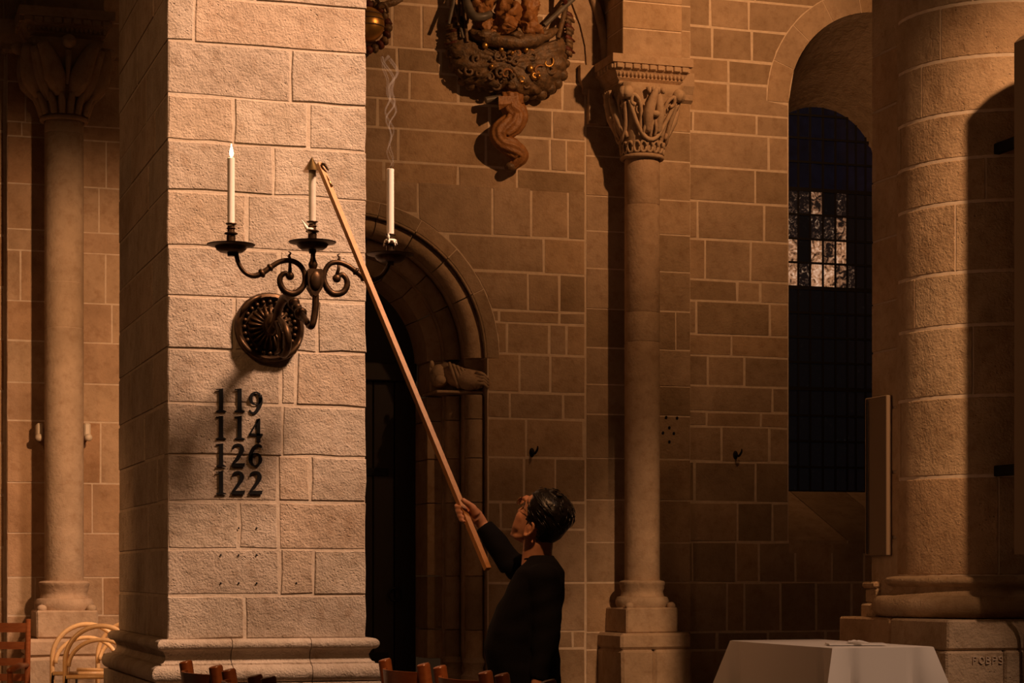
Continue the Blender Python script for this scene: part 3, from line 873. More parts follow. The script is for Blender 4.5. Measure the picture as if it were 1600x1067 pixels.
for k, (a, b) in enumerate(zip(bx[:-1], bx[1:])):
    base_run('x', a + (0 if k == 0 else .002), b - (0 if k == 2 else .002), k == 0, k == 2)
by = [YP, YP + .62, YP + 1.2, PYB]
for k, (a, b) in enumerate(zip(by[:-1], by[1:])):
    base_run('y', a + (0 if k == 0 else .002), b - (0 if k == 2 else .002), k == 0, k == 2)
    base_run('z', a + (0 if k == 0 else .002), b - (0 if k == 2 else .002), k == 0, k == 2)

# ================================================================== ROUND COLUMN AT THE RIGHT
RX, RY, RR = 6.504, 10.9, 0.57
rc = thing('round_column', (RX, RY, 0), 'massive round sandstone column with torus base behind the draped table', 'column')
ycol = [-330, -240, -160, -80, 0, 85, 171, 243, 312, 422, 506, 617, 743, 900]
dfront = dep(RX, RY) - RR
zc = [CH + (HZ - y) / F * dfront for y in ycol]
def ang(px):
    "azimuth on the column surface hit by a pixel column"
    u = Vector((rat(px), 1)).normalized(); c = Vector((RX, RY))
    bq = u.dot(c); disc = bq * bq - c.length_squared + RR * RR
    t = bq - math.sqrt(max(0, disc)); h = u * t - c
    return math.atan2(h.y, h.x)
jc = [1450, 1500, 1425, 1520, 1470, 1441, 1408, 1540, 1493, 1430, 1520, 1408, 1560]
obj('mortar_core', MB().lathe([(RR - .003, zc[-1]), (RR - .003, zc[0])], (RX, RY, 0), 72), 'mortar', rc, smooth='auto')
for i in range(len(zc) - 1):
    zt, zb = zc[i], zc[i + 1]
    a0 = ang(jc[i])
    for a, b in ((a0, a0 + 2.05), (a0 + 2.05, a0 + 4.2), (a0 + 4.2, a0 + 2 * PI)):
        g = .006 / RR
        rings = []
        prf = [(RR - .06, zb + .006), (RR - .005, zb + .006), (RR + .001, zb + .013), (RR + .001, zt - .013), (RR - .005, zt - .006), (RR - .06, zt - .006)]
        m = 14
        for k in range(m + 1):
            an = a + g + (b - a - 2 * g) * k / m
            rings.append([(RX + r * math.cos(an), RY + r * math.sin(an), z) for r, z in prf])
        mb = MB().loft(rings)
        obj('drum_stone', mb, 'drum', rc, smooth='auto')
zq = zc[-1]
pr = [(.58, zq), (.60, zq - .004)]
for k in range(7):
    a = PI / 2 - PI * k / 6; pr.append((.605 + .022 * math.cos(a), zq - .028 + .022 * math.sin(a)))
pr += [(.60, zq - .055), (.585, zq - .062), (.585, zq - .078), (.60, zq - .098), (.625, zq - .112)]
for k in range(9):
    a = PI / 2 - PI * k / 8; pr.append((.645 + .055 * math.cos(a), zq - .175 + .062 * math.sin(a)))
pr += [(.60, zq - .24)]
obj('base_moulding', MB().lathe(pr[::-1], (RX, RY, 0), 64), 'drum', rc, smooth='auto')
ZPT = zq - .238
for (x0, x1, z0, z1) in ((RX - .70, RX - .2, .835, ZPT), (RX - .2, RX + .25, .835, ZPT), (RX + .25, RX + .70, .835, ZPT),
                         (RX - .715, RX - .35, .42, .835), (RX - .35, RX + .2, .42, .835), (RX + .2, RX + .715, .42, .835),
                         (RX - .72, RX - .1, 0, .42), (RX - .1, RX + .72, 0, .42)):
    e = .70 if z0 > .8 else .715 if z0 > .4 else .72
    obj('plinth_stone', MB().bbox((x0 + .002, RY - e, z0 + .002), (x1 - .002, RY - .05, z1 - .002), .012).jitter(.006, 6), 'drum', rc)
    obj('plinth_stone', MB().bbox((x0 + .002, RY - .046, z0 + .002), (x1 - .002, RY + .60, z1 - .002), .012).jitter(.006, 6), 'drum', rc)
# flat pier strip behind the column
sx0, sy0, sy1 = 5.95, RY + .03, 5.95 / rat(1362)
strip = thing('backing_pier', (sx0 + .8, (sy0 + sy1) / 2, 0), 'flat sandstone pier strip seen just left of the round column', 'pillar')
obj('mortar_core', MB().box((sx0 + .006, sy0 + .02, 0), (7.6, sy1 - .006, 5.8)), 'mortar_pillar', strip)
zst = [0.0, .45, .80, 1.0] + sorted(CH + (HZ - y) / F * dep(sx0, sy1 - .1) for y in (840, 740, 640, 550, 474, 375, 283, 172, 85, -10, -110))
for a, b in zip(zst[:-1], zst[1:]):
    stone(strip, [(sy1, a + .006), (sy0, a + .006), (sy0, b - .006), (sy1, b - .006)], onX(sx0), 'drum', .1, .005)
    stone(strip, [(7.05, a + .006), (7.6, a + .006), (7.6, b - .006), (7.05, b - .006)], onY(sy0 + .018), 'drum', .05, .005)
    stone(strip, [(sx0 + .002, a + .006), (7.6, a + .006), (7.6, b - .006), (sx0 + .002, b - .006)], lambda x, z, k: (x, sy1 - k, z), 'drum', .05, .005)
for k, (h, za, zb) in enumerate(((.05, .99, 1.08), (.03, 1.08, 1.17), (.045, 1.17, 1.21))):
    obj('base_moulding', MB().bbox((sx0 - h, sy0 + .3, za), (7.6, sy1 + h, zb), .012), 'drum', strip)

# ---- loudspeaker columns and cable
t = thing('column_loudspeaker', (6.13, 9.86, 1.35), 'tall narrow loudspeaker case at the right edge beside the round column', 'loudspeaker')
zt = 4.11; xl = 6.08; ya = 9.90
poly = [(xl, 1.36), (xl + .30, 1.36), (xl + .30, zt + .12), (xl + .2, zt + .11), (xl + .1, zt + .075), (xl + .03, zt + .03), (xl, zt)]
obj('case', MB().prism(poly, lambda p, k: (p[0], ya - .07 + k * .14, p[1])), 'speaker', t)
obj('grille', MB().bbox((xl + .03, ya - .078, 1.42), (xl + .27, ya - .068, zt - .05), .004), 'speaker', t)
for z in (1.8, 3.6): obj('wall_bracket', MB().bbox((xl + .13, ya + .07, z), (xl + .17, 10.40, z + .06), .004), 'black', t)
t = thing('column_loudspeaker', (5.9, 11.3, 1.35), 'short narrow loudspeaker case on the pier strip left of the round column', 'loudspeaker')
p0 = sy1
z0, z1 = CH + (HZ - 868) / F * dep(5.87, 11.25), CH + (HZ - 620) / F * dep(5.87, 11.25)
obj('case', MB().bbox((sx0 - .040, sy0 + .16, z0), (sx0 - .002, sy1 + .01, z1), .004), 'speaker', t)
obj('edge_strip', MB().bbox((sx0 - .053, sy1 - .045, z0 + .01), (sx0 - .049, sy1 - .03, z1 - .01), .001), 'black', t)
cb = MB().tube(crom([(6.20, 9.93, 1.37), (6.22, 10.0, 1.2), (6.255, 10.12, 1.0), (6.262, 10.155, .8), (6.262, 10.155, .02)], 6), .011, 8)
tag(obj('conduit', cb, 'cable', None, smooth=True), 'thin vertical conduit running down the plinth at the right edge', 'conduit')
# worn carved letters on the plinth block
def ribbon(mb, path, ws, fn, th, n=5):
    pts = crom([Vector((p[0], p[1], 0)) for p in path], n); wv = lerpl(ws, len(pts))
    for i in range(len(pts) - 1):
        q = []
        for j in (i, i + 1):
            d = (pts[min(j + 1, len(pts) - 1)] - pts[max(j - 1, 0)]).normalized(); nn = Vector((-d.y, d.x, 0))
            q.append((pts[j] + nn * wv[j] / 2, pts[j] - nn * wv[j] / 2))
        poly = [q[0][0], q[0][1], q[1][1], q[1][0]]
        mb.prism([(p.x, p.y) for p in poly], lambda p, k: fn(p[0], p[1], k * th))
L = {'F': [[(0, 0), (0, 1)], [(0, 1), (.55, 1)], [(0, .55), (.42, .55)]], 'O': [[(.3, 0), (0, .3), (0, .7), (.3, 1), (.6, .7), (.6, .3), (.3, 0)]],
     'B': [[(0, 0), (0, 1)], [(0, 1), (.4, .95), (.45, .7), (0, .55)], [(0, .55), (.5, .45), (.5, .1), (0, 0)]],
     'P': [[(0, 0), (0, 1)], [(0, 1), (.5, .95), (.5, .6), (0, .52)]],
     'S': [[(.5, .88), (.3, 1), (.05, .85), (.1, .6), (.45, .42), (.5, .15), (.25, 0), (0, .12)]]}
x = XA(1520, RY - .715)
for ch in 'FOBPS':
    mb = MB()
    zz = ZA(1540, 1037, RY - .715)
    for st in L[ch]: ribbon(mb, st, [.10, .10], lambda a, c, k: (x + a * .042, RY - .7225 + k, zz + c * .038), .012, 3)
    obj('carved_letter', mb, 'mortar', rc)
    x += .040

# ================================================================== HYMN NUMBERS
YN = YP - .0105
def digit(ch, px0, py_base, h_px, label):
    x0 = XA(px0, YN); z0 = ZA(px0, py_base, YN); s = h_px / F * dep(x0, YN)
    mb = MB()
    fn = lambda a, c, k: (x0 + a * s, YN + k, z0 + c * s)
    TH = .006
    pf = lambda poly: mb.prism(poly, lambda p, k: fn(p[0], p[1], k * TH))
    if ch == '1':
        pf([(.02, 0), (.46, 0), (.46, .03), (.345, .075), (.125, .075), (.02, .03)])
        pf([(.145, .07), (.325, .07), (.325, 1.0), (.28, 1.0), (.145, .96)])
        pf([(.0, .925), (.145, .93), (.30, 1.0), (.03, .965)])
    elif ch == '2':
        ribbon(mb, [(.06, .74), (.10, .88), (.27, .95), (.42, .88), (.46, .72), (.38, .53), (.22, .32), (.04, .10)], [.04, .07, .09, .15, .19, .16, .11, .06], fn, TH)
        pf([(.0, .0), (.56, 0), (.60, .17), (.56, .16), (.10, .15), (.0, .05)])
    elif ch == '4':
        pf([(.33, -.12), (.49, -.12), (.49, .88), (.45, .90), (.33, .86)])
        pf([(.0, .15), (.60, .15), (.60, .25), (.09, .25), (.0, .19)])
        ribbon(mb, [(.02, .18), (.22, .52), (.43, .86)], [.07, .065, .06], fn, TH)
    elif ch in '69':
        pts = [(.10, .16), (.25, .04), (.43, .12), (.50, .30), (.44, .50), (.28, .57), (.13, .48), (.08, .28), (.10, .16)]
        tail = [(.07, .26), (.08, .52), (.20, .78), (.36, .93), (.50, .90), (.55, .80)]
        wsr = [.14, .05, .10, .17, .11, .05, .10, .17, .14]; wst = [.16, .17, .15, .10, .09, .03]
        if ch == '9':
            fl = lambda q: [(.58 - a, .88 - c) for a, c in q]
            pts, tail = fl(pts), fl(tail)
        ribbon(mb, pts, wsr, fn, TH); ribbon(mb, tail, wst, fn, TH)
    return tag(obj('number_digit', mb, 'black'), label, 'digit', 'black hymn digits on the pier')
rows = [('119', 643, 36.5), ('114', 686, 36.5), ('126', 729, 36.5), ('122', 772, 36.5)]
ordn = ['top', 'second', 'third', 'bottom']
cxs = [337, 366, 389]
for (txt, yb_, h), on in zip(rows, ordn):
    for k, ch in enumerate(txt):
        px = cxs[k]
        if ch == '2' and k == 1: px = 361.5
        place = ['first', 'middle', 'last'][k]
        digit(ch, px, yb_, h, 'black serif digit %s, %s figure of the %s number %s' % (ch, place, on, txt))

# ================================================================== CANDLE BRACKET
YS = 9.42            # plane of the branches
S3 = lambda px, py, y=YS: PY(px, py, y)
hub = S3(492, 440)
sconce = thing('candle_bracket', (XA(420, YP), YP, ZA(420, 513, YP)), 'dark bronze three-armed candle bracket on the pier above the numbers', 'candelabrum')
rcx, rcz = XA(420, YP), ZA(420, 513, YP)
RS = .168
def ydisc(prof, n=36):
    "surface of revolution about the Y axis through the rosette; prof of (radius, out)"
    rings = [[(rcx + r * math.cos(2 * PI * k / n), YP - o, rcz + r * math.sin(2 * PI * k / n)) for k in range(n)] for r, o in prof]
    return MB().loft(rings)
rose = obj('rosette', ydisc([(RS, .0), (RS + .002, .018), (RS - .006, .034), (RS - .02, .040), (RS - .032, .030), (RS - .036, .016), (RS - .06, .018), (RS - .09, .03), (.05, .05), (.03, .075), (.005, .08)]), 'bronze', sconce, smooth='auto')
for k in range(24):
    a = 2 * PI * k / 24
    obj('bead', MB().ball((rcx + .124 * math.cos(a), YP - .026, rcz + .124 * math.sin(a)), .0115, 8, 6), 'bronze', rose, smooth=True)
for k in range(22):
    a = 2 * PI * (k + .5) / 22
    mb = MB().tube([(rcx + q * math.cos(a), YP - .052 + (q - .05) * .35, rcz + q * math.sin(a)) for q in (.04, .07, .105)], [.004, .007, .010], 6)
    obj('fan_rib', mb, 'bronze', rose, smooth=True)
for k in range(4):
    a = PI / 4 + k * PI / 2
    mb = MB().tube([(rcx + (RS - .012) * math.cos(a + q), YP - .040, rcz + (RS - .012) * math.sin(a + q)) for q in (-.5, -.25, 0, .25, .5)], [.004, .012, .016, .012, .004], 8)
    obj('rim_leaf', mb, 'bronze', rose, smooth=True)
boss = MB().ball((rcx, YP - .10, rcz + .01), (.045, .05, .05), 14, 10)
boss.ball((rcx + .01, YP - .15, rcz + .0), (.026, .03, .024), 10, 8)
for s in (-1, 1): boss.ball((rcx + s * .03, YP - .10, rcz + .05), (.014, .014, .022), 8, 6)
obj('boss', boss, 'bronze', rose, smooth=True)
# arm from rosette to the stem
pth = [S3(422, 520, YP - .12), S3(430, 505, 9.86), S3(437, 478, 9.78), S3(448, 464, 9.70), S3(459, 474, 9.62), S3(472, 493, 9.53), S3(482, 507, 9.45)]
q = crom(pth, 5)
arm = obj('arm', MB().tube(q, lerpl([.02, .020, .020, .022, .019, .017, .014], len(q)), 12), 'bronze', sconce, smooth=True)
for i, r in ((20, .030), (22, .024), (24, .031)):
    d = (q[i + 1] - q[i - 1]).normalized()
    mb = MB().ball(q[i], (r, r, r * .7), 14, 8, d.to_track_quat('Z', 'Y').to_matrix())
    obj('turned_ring', mb, 'bronze', arm, smooth=True)
vol = crom([S3(436, 497, 9.80), S3(446, 512, 9.72), S3(450, 535, 9.72), S3(445, 553, 9.78), S3(437, 550, 9.84), S3(436, 530, 9.84), S3(440, 520, 9.80)], 5)
obj('acanthus_scroll', MB().tube(vol, lerpl([.012, .017, .019, .018, .013, .010, .006], len(vol)), 10), 'bronze', sconce, smooth=True)
vol = crom([S3(431, 500, 9.84), S3(438, 522, 9.76), S3(438, 545, 9.78), S3(430, 552, 9.86)], 5)
obj('acanthus_scroll', MB().tube(vol, lerpl([.010, .013, .013, .008], len(vol)), 8), 'bronze', sconce, smooth=True)
# stem, hub
st = crom([S3(481, 508, 9.46), S3(487, 510), S3(491, 495), S3(493, 475), S3(493, 455)], 5)
obj('stem', MB().tube(st, lerpl([.012, .014, .016, .016, .015], len(st)), 12), 'bronze', sconce, smooth=True)
hp = [(-.036, .045), (-.030, .055), (.030, .055), (.036, .045), (.037, .0), (.032, -.03), (.012, -.062), (.0, -.070), (-.012, -.062), (-.032, -.03), (-.037, 0)]
hubm = obj('hub', MB().prism(hp[::-1], lambda p, k: (hub.x + p[0] - .002, hub.y - .028 + k * .056, hub.z + p[1])), 'bronze', sconce)
hub_s = MB().ball((hub.x - .002, hub.y - .026, hub.z), (.028, .014, .046), 12, 8)
obj('hub_shield', hub_s, 'bronze', hubm, smooth=True)
bal = S3(489, 418)
obj('baluster', MB().lathe([(.014, -.01), (.020, .004), (.022, .014), (.016, .028), (.011, .045), (.011, .062), (.016, .072)], bal, 16), 'bronze', sconce, smooth=True)
# the two scrolled branches
Lp = [(453, 431), (445, 427), (438, 433), (438, 444), (445, 455), (457, 459), (468, 454), (476, 442), (475, 425), (467, 413), (453, 407), (437, 409), (422, 418), (409, 427), (396, 431), (383, 426), (373, 412), (368, 392)]
Rp = [(526, 435), (534, 429), (541, 436), (542, 447), (535, 457), (521, 459), (511, 450), (506, 436), (508, 423), (516, 412), (529, 410), (543, 415), (556, 424), (568, 433), (582, 437), (596, 431), (606, 417), (610, 402)]
for path, s in ((Lp, -1), (Rp, 1)):
    pts = crom([S3(a, b) for a, b in path], 4)
    rad = lerpl([.010, .012, .013, .014, .015, .016, .015, .013, .012, .012, .012, .012, .013, .014, .012, .010, .010, .011], len(pts))
    br = obj('branch', MB().tube(pts, rad, 10), 'bronze', sconce, smooth=True)
    obj('scroll_eye', MB().ball(S3(*path[0]), (.020, .016, .020), 12, 8), 'bronze', br, smooth=True)
    for i, r in ((13, .022), (12, .019)):
        a = S3(*path[i]); d = (S3(*path[i + 1]) - S3(*path[i - 1])).normalized()
        obj('turned_ring', MB().ball(a, (r, r, r * .6), 12, 8, d.to_track_quat('Z', 'Y').to_matrix()), 'bronze', br, smooth=True)
    a = S3(*path[11]); t0 = S3(*path[10])
    obj('leaf_tip', MB().tube(crom([t0 + Vector((0, 0, .008)), t0 + Vector((s * .004, 0, .022)), t0 + Vector((s * -.004, 0, .034)), t0 + Vector((s * .008, 0, .040))], 3), lerpl([.008, .006, .004, .002], 10), 6), 'bronze', br, smooth=True)
    obj('leaf_drop', MB().tube([t0, t0 + Vector((0, 0, -.03)), S3(*path[0]) + Vector((0, 0, .012))], [.006, .008, .010], 6), 'bronze', br, smooth=True)
    b0 = S3(*path[5]); 
    for dz in (.02, .035): obj('leaf_tip', MB().tube([b0 + Vector((s * .0, 0, .008)), b0 + Vector((-s * .012 + .0, 0, .012 + dz * .4))], [.006, .002], 6), 'bronze', br, smooth=True)
# drip pans with sockets
tops = [(361, 384, 349, 247, 'burning'), (488, 380, 346, 261, 'capped'), (610, 399, 366, 264, 'smoking')]
cand = []
for px, py, psock, ptop, state in tops:
    c = S3(px, py)
    pan = obj('drip_pan', MB().lathe([(.012, -.030), (.05, -.029), (.066, -.018), (.074, -.004), (.106, .002), (.109, .006), (.104, .007), (.076, .002), (.06, -.010), (.012, -.014)], c, 40), 'bronze', sconce, smooth='auto')
    zs_ = S3(px, psock).z - c.z
    sock = obj('socket', MB().lathe([(.020, -.014), (.020, zs_ * .45), (.016, zs_ * .47), (.030, zs_ * .52), (.031, zs_ * .56), (.017, zs_ * .62), (.016, zs_ * .72), (.021, zs_ * .78), (.016, zs_ * .84), (.016, zs_ * .92), (.026, zs_ * .97), (.025, zs_)], c, 24), 'bronze', sconce, smooth='auto')
    obj('pan_nut', MB().lathe([(.016, -.046), (.018, -.03)], c, 12), 'bronze', pan)
    zt_ = S3(px, ptop).z
    cand.append((c.x, c.y, c.z + zs_ - .012, zt_, state))
labs = {'burning': 'lit white candle on the left arm of the bracket', 'capped': 'white candle under the brass snuffer on the middle arm', 'smoking': 'just snuffed white candle on the right arm, trailing smoke'}
for x, y, z0, z1, state in cand:
    t = thing('candle', (x, y, z0), labs[state], 'candle', 'candles on the bracket')
    mt = 'waxdim' if state == 'capped' else 'wax'
    obj('wax_body', MB().lathe([(.0165, z0), (.0165, z1 - .008), (.0172, z1 - .002), (.014, z1), (.004, z1 - .004)], (x, y, 0), 20), mt, t, smooth='auto')
    obj('wick', MB().tube([(x, y, z1 - .006), (x + .001, y, z1 + .006), (x + .003, y, z1 + .012)], .0013, 6), 'wick', t)
    if state == 'burning':
        fl = obj('flame', MB().lathe([(.0005, .004), (.006, .009), (.0095, .018), (.0090, .028), (.0058, .041), (.0024, .053), (.0003, .064)], (x + .002, y, z1), 14), 'flame', t, smooth=True)
        pl = bpy.data.lights.new('candle_flame_light', 'POINT'); pl.energy = 1.2; pl.color = (1, .58, .24); pl.shadow_soft_size = .012
        po = bpy.data.objects.new('candle_flame_light', pl); COL.objects.link(po); po.location = (x + .002, y, z1 + .065)
    else:
        sx = -1 if state == 'capped' else 1
        mb = MB()
        zb_ = z0 + .012
        if state == 'capped':
            mb.tube(crom([(x - .010, y - .01, zb_ - .055), (x - .030, y - .01, zb_ - .030), (x - .038, y, zb_ - .012), (x - .050, y, zb_ + .004)], 4), lerpl([.010, .008, .005, .002], 13), 8)
            mb.ball((x - .012, y - .014, zb_ - .038), (.016, .012, .008), 10, 6)
        else:
            mb.ball((x, y - .004, zb_ - .030), (.030, .024, .010), 12, 6)
            for k in range(6):
                a = k * 1.05
                mb.tube([(x + .02 * math.cos(a), y + .02 * math.sin(a), zb_ - .028), (x + .032 * math.cos(a), y + .03 * math.sin(a), zb_ - .046 - .01 * (k % 2))], [.008, .003], 6)
            mb.tube([(x - .012, y - .016, zb_ + .0), (x - .014, y - .02, zb_ - .03)], [.006, .005], 6)
        obj('wax_drips', mb, 'wax', t, smooth=True)
# smoke rising from the right candle
x, y, z1 = cand[2][0], cand[2][1], cand[2][3]
mb = MB()
for k in range(3):
    pts = []
    for i in range(26):
        q = i / 25; zz = z1 + .012 + q * .50
        amp = .004 + .03 * q
        pts.append((x + amp * math.sin(q * 9 + k * 1.6) + .012 * math.sin(q * 23 + k), y + amp * math.cos(q * 7 + k), zz))
    mb.tube(pts, [.0016 + .006 * (i / 25) for i in range(26)], 6)
sm = obj('candle_smoke', mb, 'smoke', None, smooth=True); sm['kind'] = 'stuff'
tag(sm, 'thin curling wisp of smoke above the right candle', 'smoke')

# ================================================================== SNUFFER POLE
T = P(499, 256, 9.52); B = P(762, 889, 8.62)
pole = thing('snuffer_pole', B, 'long square wooden pole with brass cone, raised to the middle candle', 'candle snuffer')
ax = (T - B).normalized()
vw = (T - Vector((0, 0, CH))).normalized()
u = ax.cross(vw).normalized(); v = ax.cross(u).normalized()
def sq(c, r, rot):
    return [c + (u * math.cos(a + rot) + v * math.sin(a + rot)) * r for a in (0, PI / 2, PI, 3 * PI / 2)]
nseg = 8
obj('pole_shaft', MB().loft([sq(B + (T - B) * k / nseg, .0165, R(-6)) for k in range(nseg + 1)]), 'pole', pole)
cx, cy, cz1 = cand[1][0], cand[1][1], cand[1][3]
apex = cz1 + .042
obj('snuffer_cone', MB().lathe([(.042, -.062), (.040, -.060), (.003, -.0), (.0, .004), (.0005, -.003), (.038, -.061)], (cx - .002, cy, apex), 28), 'brass', pole, smooth='auto')
jt = T + ax * -.01
obj('cone_bracket', MB().tube([jt, jt + (Vector((cx + .035, cy, apex - .05)) - jt) * .5, Vector((cx + .034, cy, apex - .052))], [.006, .005, .005], 8), 'brass', pole, smooth=True)
cp = P(507, 262, 9.50)
obj('taper_clip', MB().tube(crom([P(503, 256, 9.50), P(508, 258, 9.49), P(512, 265, 9.49), P(514, 266, 9.49)], 3), lerpl([.006, .007, .004, .002], 10), 8), 'bronze', pole, smooth=True)
obj('taper_tube', MB().tube([P(508, 272, 9.49), P(519, 291, 9.45)], .004, 8), 'brass', pole, smooth=True)
obj('taper_wick', MB().tube([P(503, 254, 9.50), P(509, 245, 9.50), P(514, 236, 9.50)], [.0016, .0012, .0008], 6), 'waxdim', pole)

# ================================================================== DRAPED TABLE
TX0, TX1, TY0, TY1, TZ = 4.87, 5.44, 9.71, 10.98, 0.88
table = thing('side_table', ((TX0 + TX1) / 2, (TY0 + TY1) / 2, 0), 'plain wooden table hidden under the white cloth', 'table')
obj('tabletop', MB().bbox((TX0 + .01, TY0 + .01, TZ - .035), (TX1 - .01, TY1 - .01, TZ - .006), .004), 'chair', table)
for x in (TX0 + .05, TX1 - .05):
    for y in (TY0 + .05, TY1 - .05):
        obj('leg', MB().bbox((x - .022, y - .022, 0), (x + .022, y + .022, TZ - .035), .003), 'chair', table)
# cloth: top plus a skirt that flares and gathers into folds at the corners
per = []
def edge(a, b, n):
    for k in range(n): per.append((a[0] + (b[0] - a[0]) * k / n, a[1] + (b[1] - a[1]) * k / n))
edge((TX0, TY0), (TX1, TY0), 28); edge((TX1, TY0), (TX1, TY1), 52); edge((TX1, TY1), (TX0, TY1), 28); edge((TX0, TY1), (TX0, TY0), 52)
cxm, cym = (TX0 + TX1) / 2, (TY0 + TY1) / 2
rings = []
rings.append([Vector((cxm + (x - cxm) * .4, cym + (y - cym) * .4, TZ)) for x, y in per])
rings.append([Vector((x + (.012 if x < cxm else -.012) * (abs(x - cxm) > .28), y, TZ)) for x, y in per])
hang = .62
for i in range(9):
    q = i / 8
    ring = []
    for (x, y) in per:
        dx = max(0, 1 - min(abs(x - TX0), abs(x - TX1)) / .15); dy = max(0, 1 - min(abs(y - TY0), abs(y - TY1)) / .15)
        corner = dx * dy
        nx = (-1 if abs(x - TX0) < 1e-6 else 1 if abs(x - TX1) < 1e-6 else 0); ny = (-1 if abs(y - TY0) < 1e-6 else 1 if abs(y - TY1) < 1e-6 else 0)
        if corner > 0 and nx == 0: nx = (-1 if x < cxm else 1) * corner
        if corner > 0 and ny == 0: ny = (-1 if y < cym else 1) * corner
        L_ = math.hypot(nx, ny) or 1
        out = .006 + q * (.012 + .26 * corner ** 2.2 - .11 * math.sin(min(1, corner * 1.7) * PI) ** 2)
        out += q * .006 * math.sin(x * 21 + y * 17)
        zz = TZ - .004 - q * hang - (.012 * q if corner > .6 else 0)
        ring.append(Vector((x + nx / L_ * out, y + ny / L_ * out, zz + (.001 if i == 0 else 0))))
    rings.append(ring)
mb = MB(); mb.loft(rings, caps=False)
mb.f.append(tuple(range(len(per))))
cl = obj('tablecloth', mb, 'cloth', None, smooth='auto')
sd = cl.modifiers.new('thickness', 'SOLIDIFY'); sd.thickness = .002
tag(cl, 'white linen cloth draped over the table before the round column', 'tablecloth')
# pressed crease on the front drop
# papers lying on the cloth
pz = TZ + .004
def sheet(name, c, w_, l_, rot, h, mat, lab, cat, bend=0):
    mb = MB(); rg = []
    for i in range(6):
        t_ = (i / 5 - .5) * l_
        zz = pz + bend * (abs(i / 5 - .5) * 2) ** 2
        ring = []
        for sx, dz in ((-1, 0), (1, 0), (1, h), (-1, h)):
            lx, ly = sx * w_ / 2, t_
            ring.append((c[0] + lx * math.cos(rot) - ly * math.sin(rot), c[1] + lx * math.sin(rot) + ly * math.cos(rot), zz + dz))
        rg.append(ring)
    mb.loft(rg)
    return tag(obj(name, mb, mat), lab, cat)
pc = P(1340, 1006, dep(5.2, 9.95))
sheet('folded_napkin', (5.13, 9.96), .20, .30, R(70), .008, 'paper', 'folded white napkin lying flat on the draped table', 'napkin')
mb = MB()
for k in range(5):
    a = R(-50 + 28 * k)
    mb.tube(crom([(5.06, 9.90, pz + .012), (5.06 + .05 * math.cos(a), 9.90 + .05 * math.sin(a), pz + .018 + .004 * (k % 2)), (5.06 + .11 * math.cos(a), 9.90 + .11 * math.sin(a), pz + .010)], 3), lerpl([.006, .012, .003], 7), 6, squash=.5)
tag(obj('crumpled_cloth', mb, 'cloth', None, smooth=True), 'small crumpled white cloth on the front corner of the table', 'cloth')

# ================================================================== CHAIRS
def church_chair():
    "faces +X, origin on the floor under the back; width along Y"
    t = thing('church_chair', (0, 0, 0), '', 'chair')
    W = .212; H = .945
    for s in (-1, 1):
        obj('back_post', MB().tube([(.0, s * W, 0), (.012, s * W, .45), (.0, s * W, .7), (-.035, s * W, H - .004), (-.036, s * W, H)], [.019, .022, .0235, .0235, .020], 14), 'chair', t, smooth='auto')
        obj('front_leg', MB().tube([(.40, s * W * 1.06, 0), (.39, s * W * 1.06, .455)], [.016, .019], 12), 'chair', t, smooth='auto')
        obj('side_stretcher', MB().tube([(.01, s * W, .22), (.395, s * W * 1.06, .20)], .011, 8), 'chair', t, smooth=True)
        obj('seat_rail', MB().tube([(.01, s * W, .44), (.395, s * W * 1.06, .44)], .014, 8), 'chair', t, smooth=True)
    for zc_, h in ((H - .075, .09), (H - .22, .055)):
        mb = MB(); rg = []
        for k in range(13):
            q = k / 12 * 2 - 1
            bow = -.055 * (1 - q * q)
            xb = -.03 + (H - zc_) * .12 * .9 + bow
            ring = [(xb - .006, q * W * .97, zc_ - h / 2), (xb + .006, q * W * .97, zc_ - h / 2), (xb + .006 - h * .1, q * W * .97, zc_ + h / 2), (xb - .006 - h * .1, q * W * .97, zc_ + h / 2)]
            rg.append(ring)
        mb.loft(rg)
        obj('back_slat', mb, 'chair', t, smooth='auto')
    obj('seat', MB().bbox((-.005, -W + .01, .435), (.40, W - .01, .46), .01), 'rush', t)
    obj('front_stretcher', MB().tube([(.395, -W, .25), (.395, W, .25)], .011, 8), 'chair', t, smooth=True)
    return t
proto = church_chair()
spots = [((601, 1030), (668, 1038), 'red-brown wooden chair back just right of the pier base, farthest of its row'),
         ((687, 1041), (754, 1049), 'second wooden chair back from the pier base in the row before the man'),
         ((784, 1053), (862, 1064), 'wooden chair back overlapping the man at the right end of the front row'),
         ((290, 1033), (340, 1041), 'red-brown wooden chair back standing before the left part of the pier base'),
         ((357, 1046), (401, 1056), 'middle wooden chair back of the three before the numbered pier'),
         ((419, 1058), (462, 1069), 'barely showing wooden chair post, rightmost of the three before the numbered pier')]
for i, (a, b, lab) in enumerate(spots):
    pa, pb = [P(x, y, (CH - .945) * F / (y - HZ)) for x, y in (a, b)]
    c = proto if i == 0 else copy_tree(proto)
    dr = pb - pa; th = math.atan2(dr.x, -dr.y)
    mid = pa + dr.normalized() * .21
    c.location = (mid.x + .036 * math.cos(th), mid.y + .036 * math.sin(th), 0); c.rotation_euler = (0, 0, th)
    tag(c, lab, 'chair', 'wooden chairs in the nave')

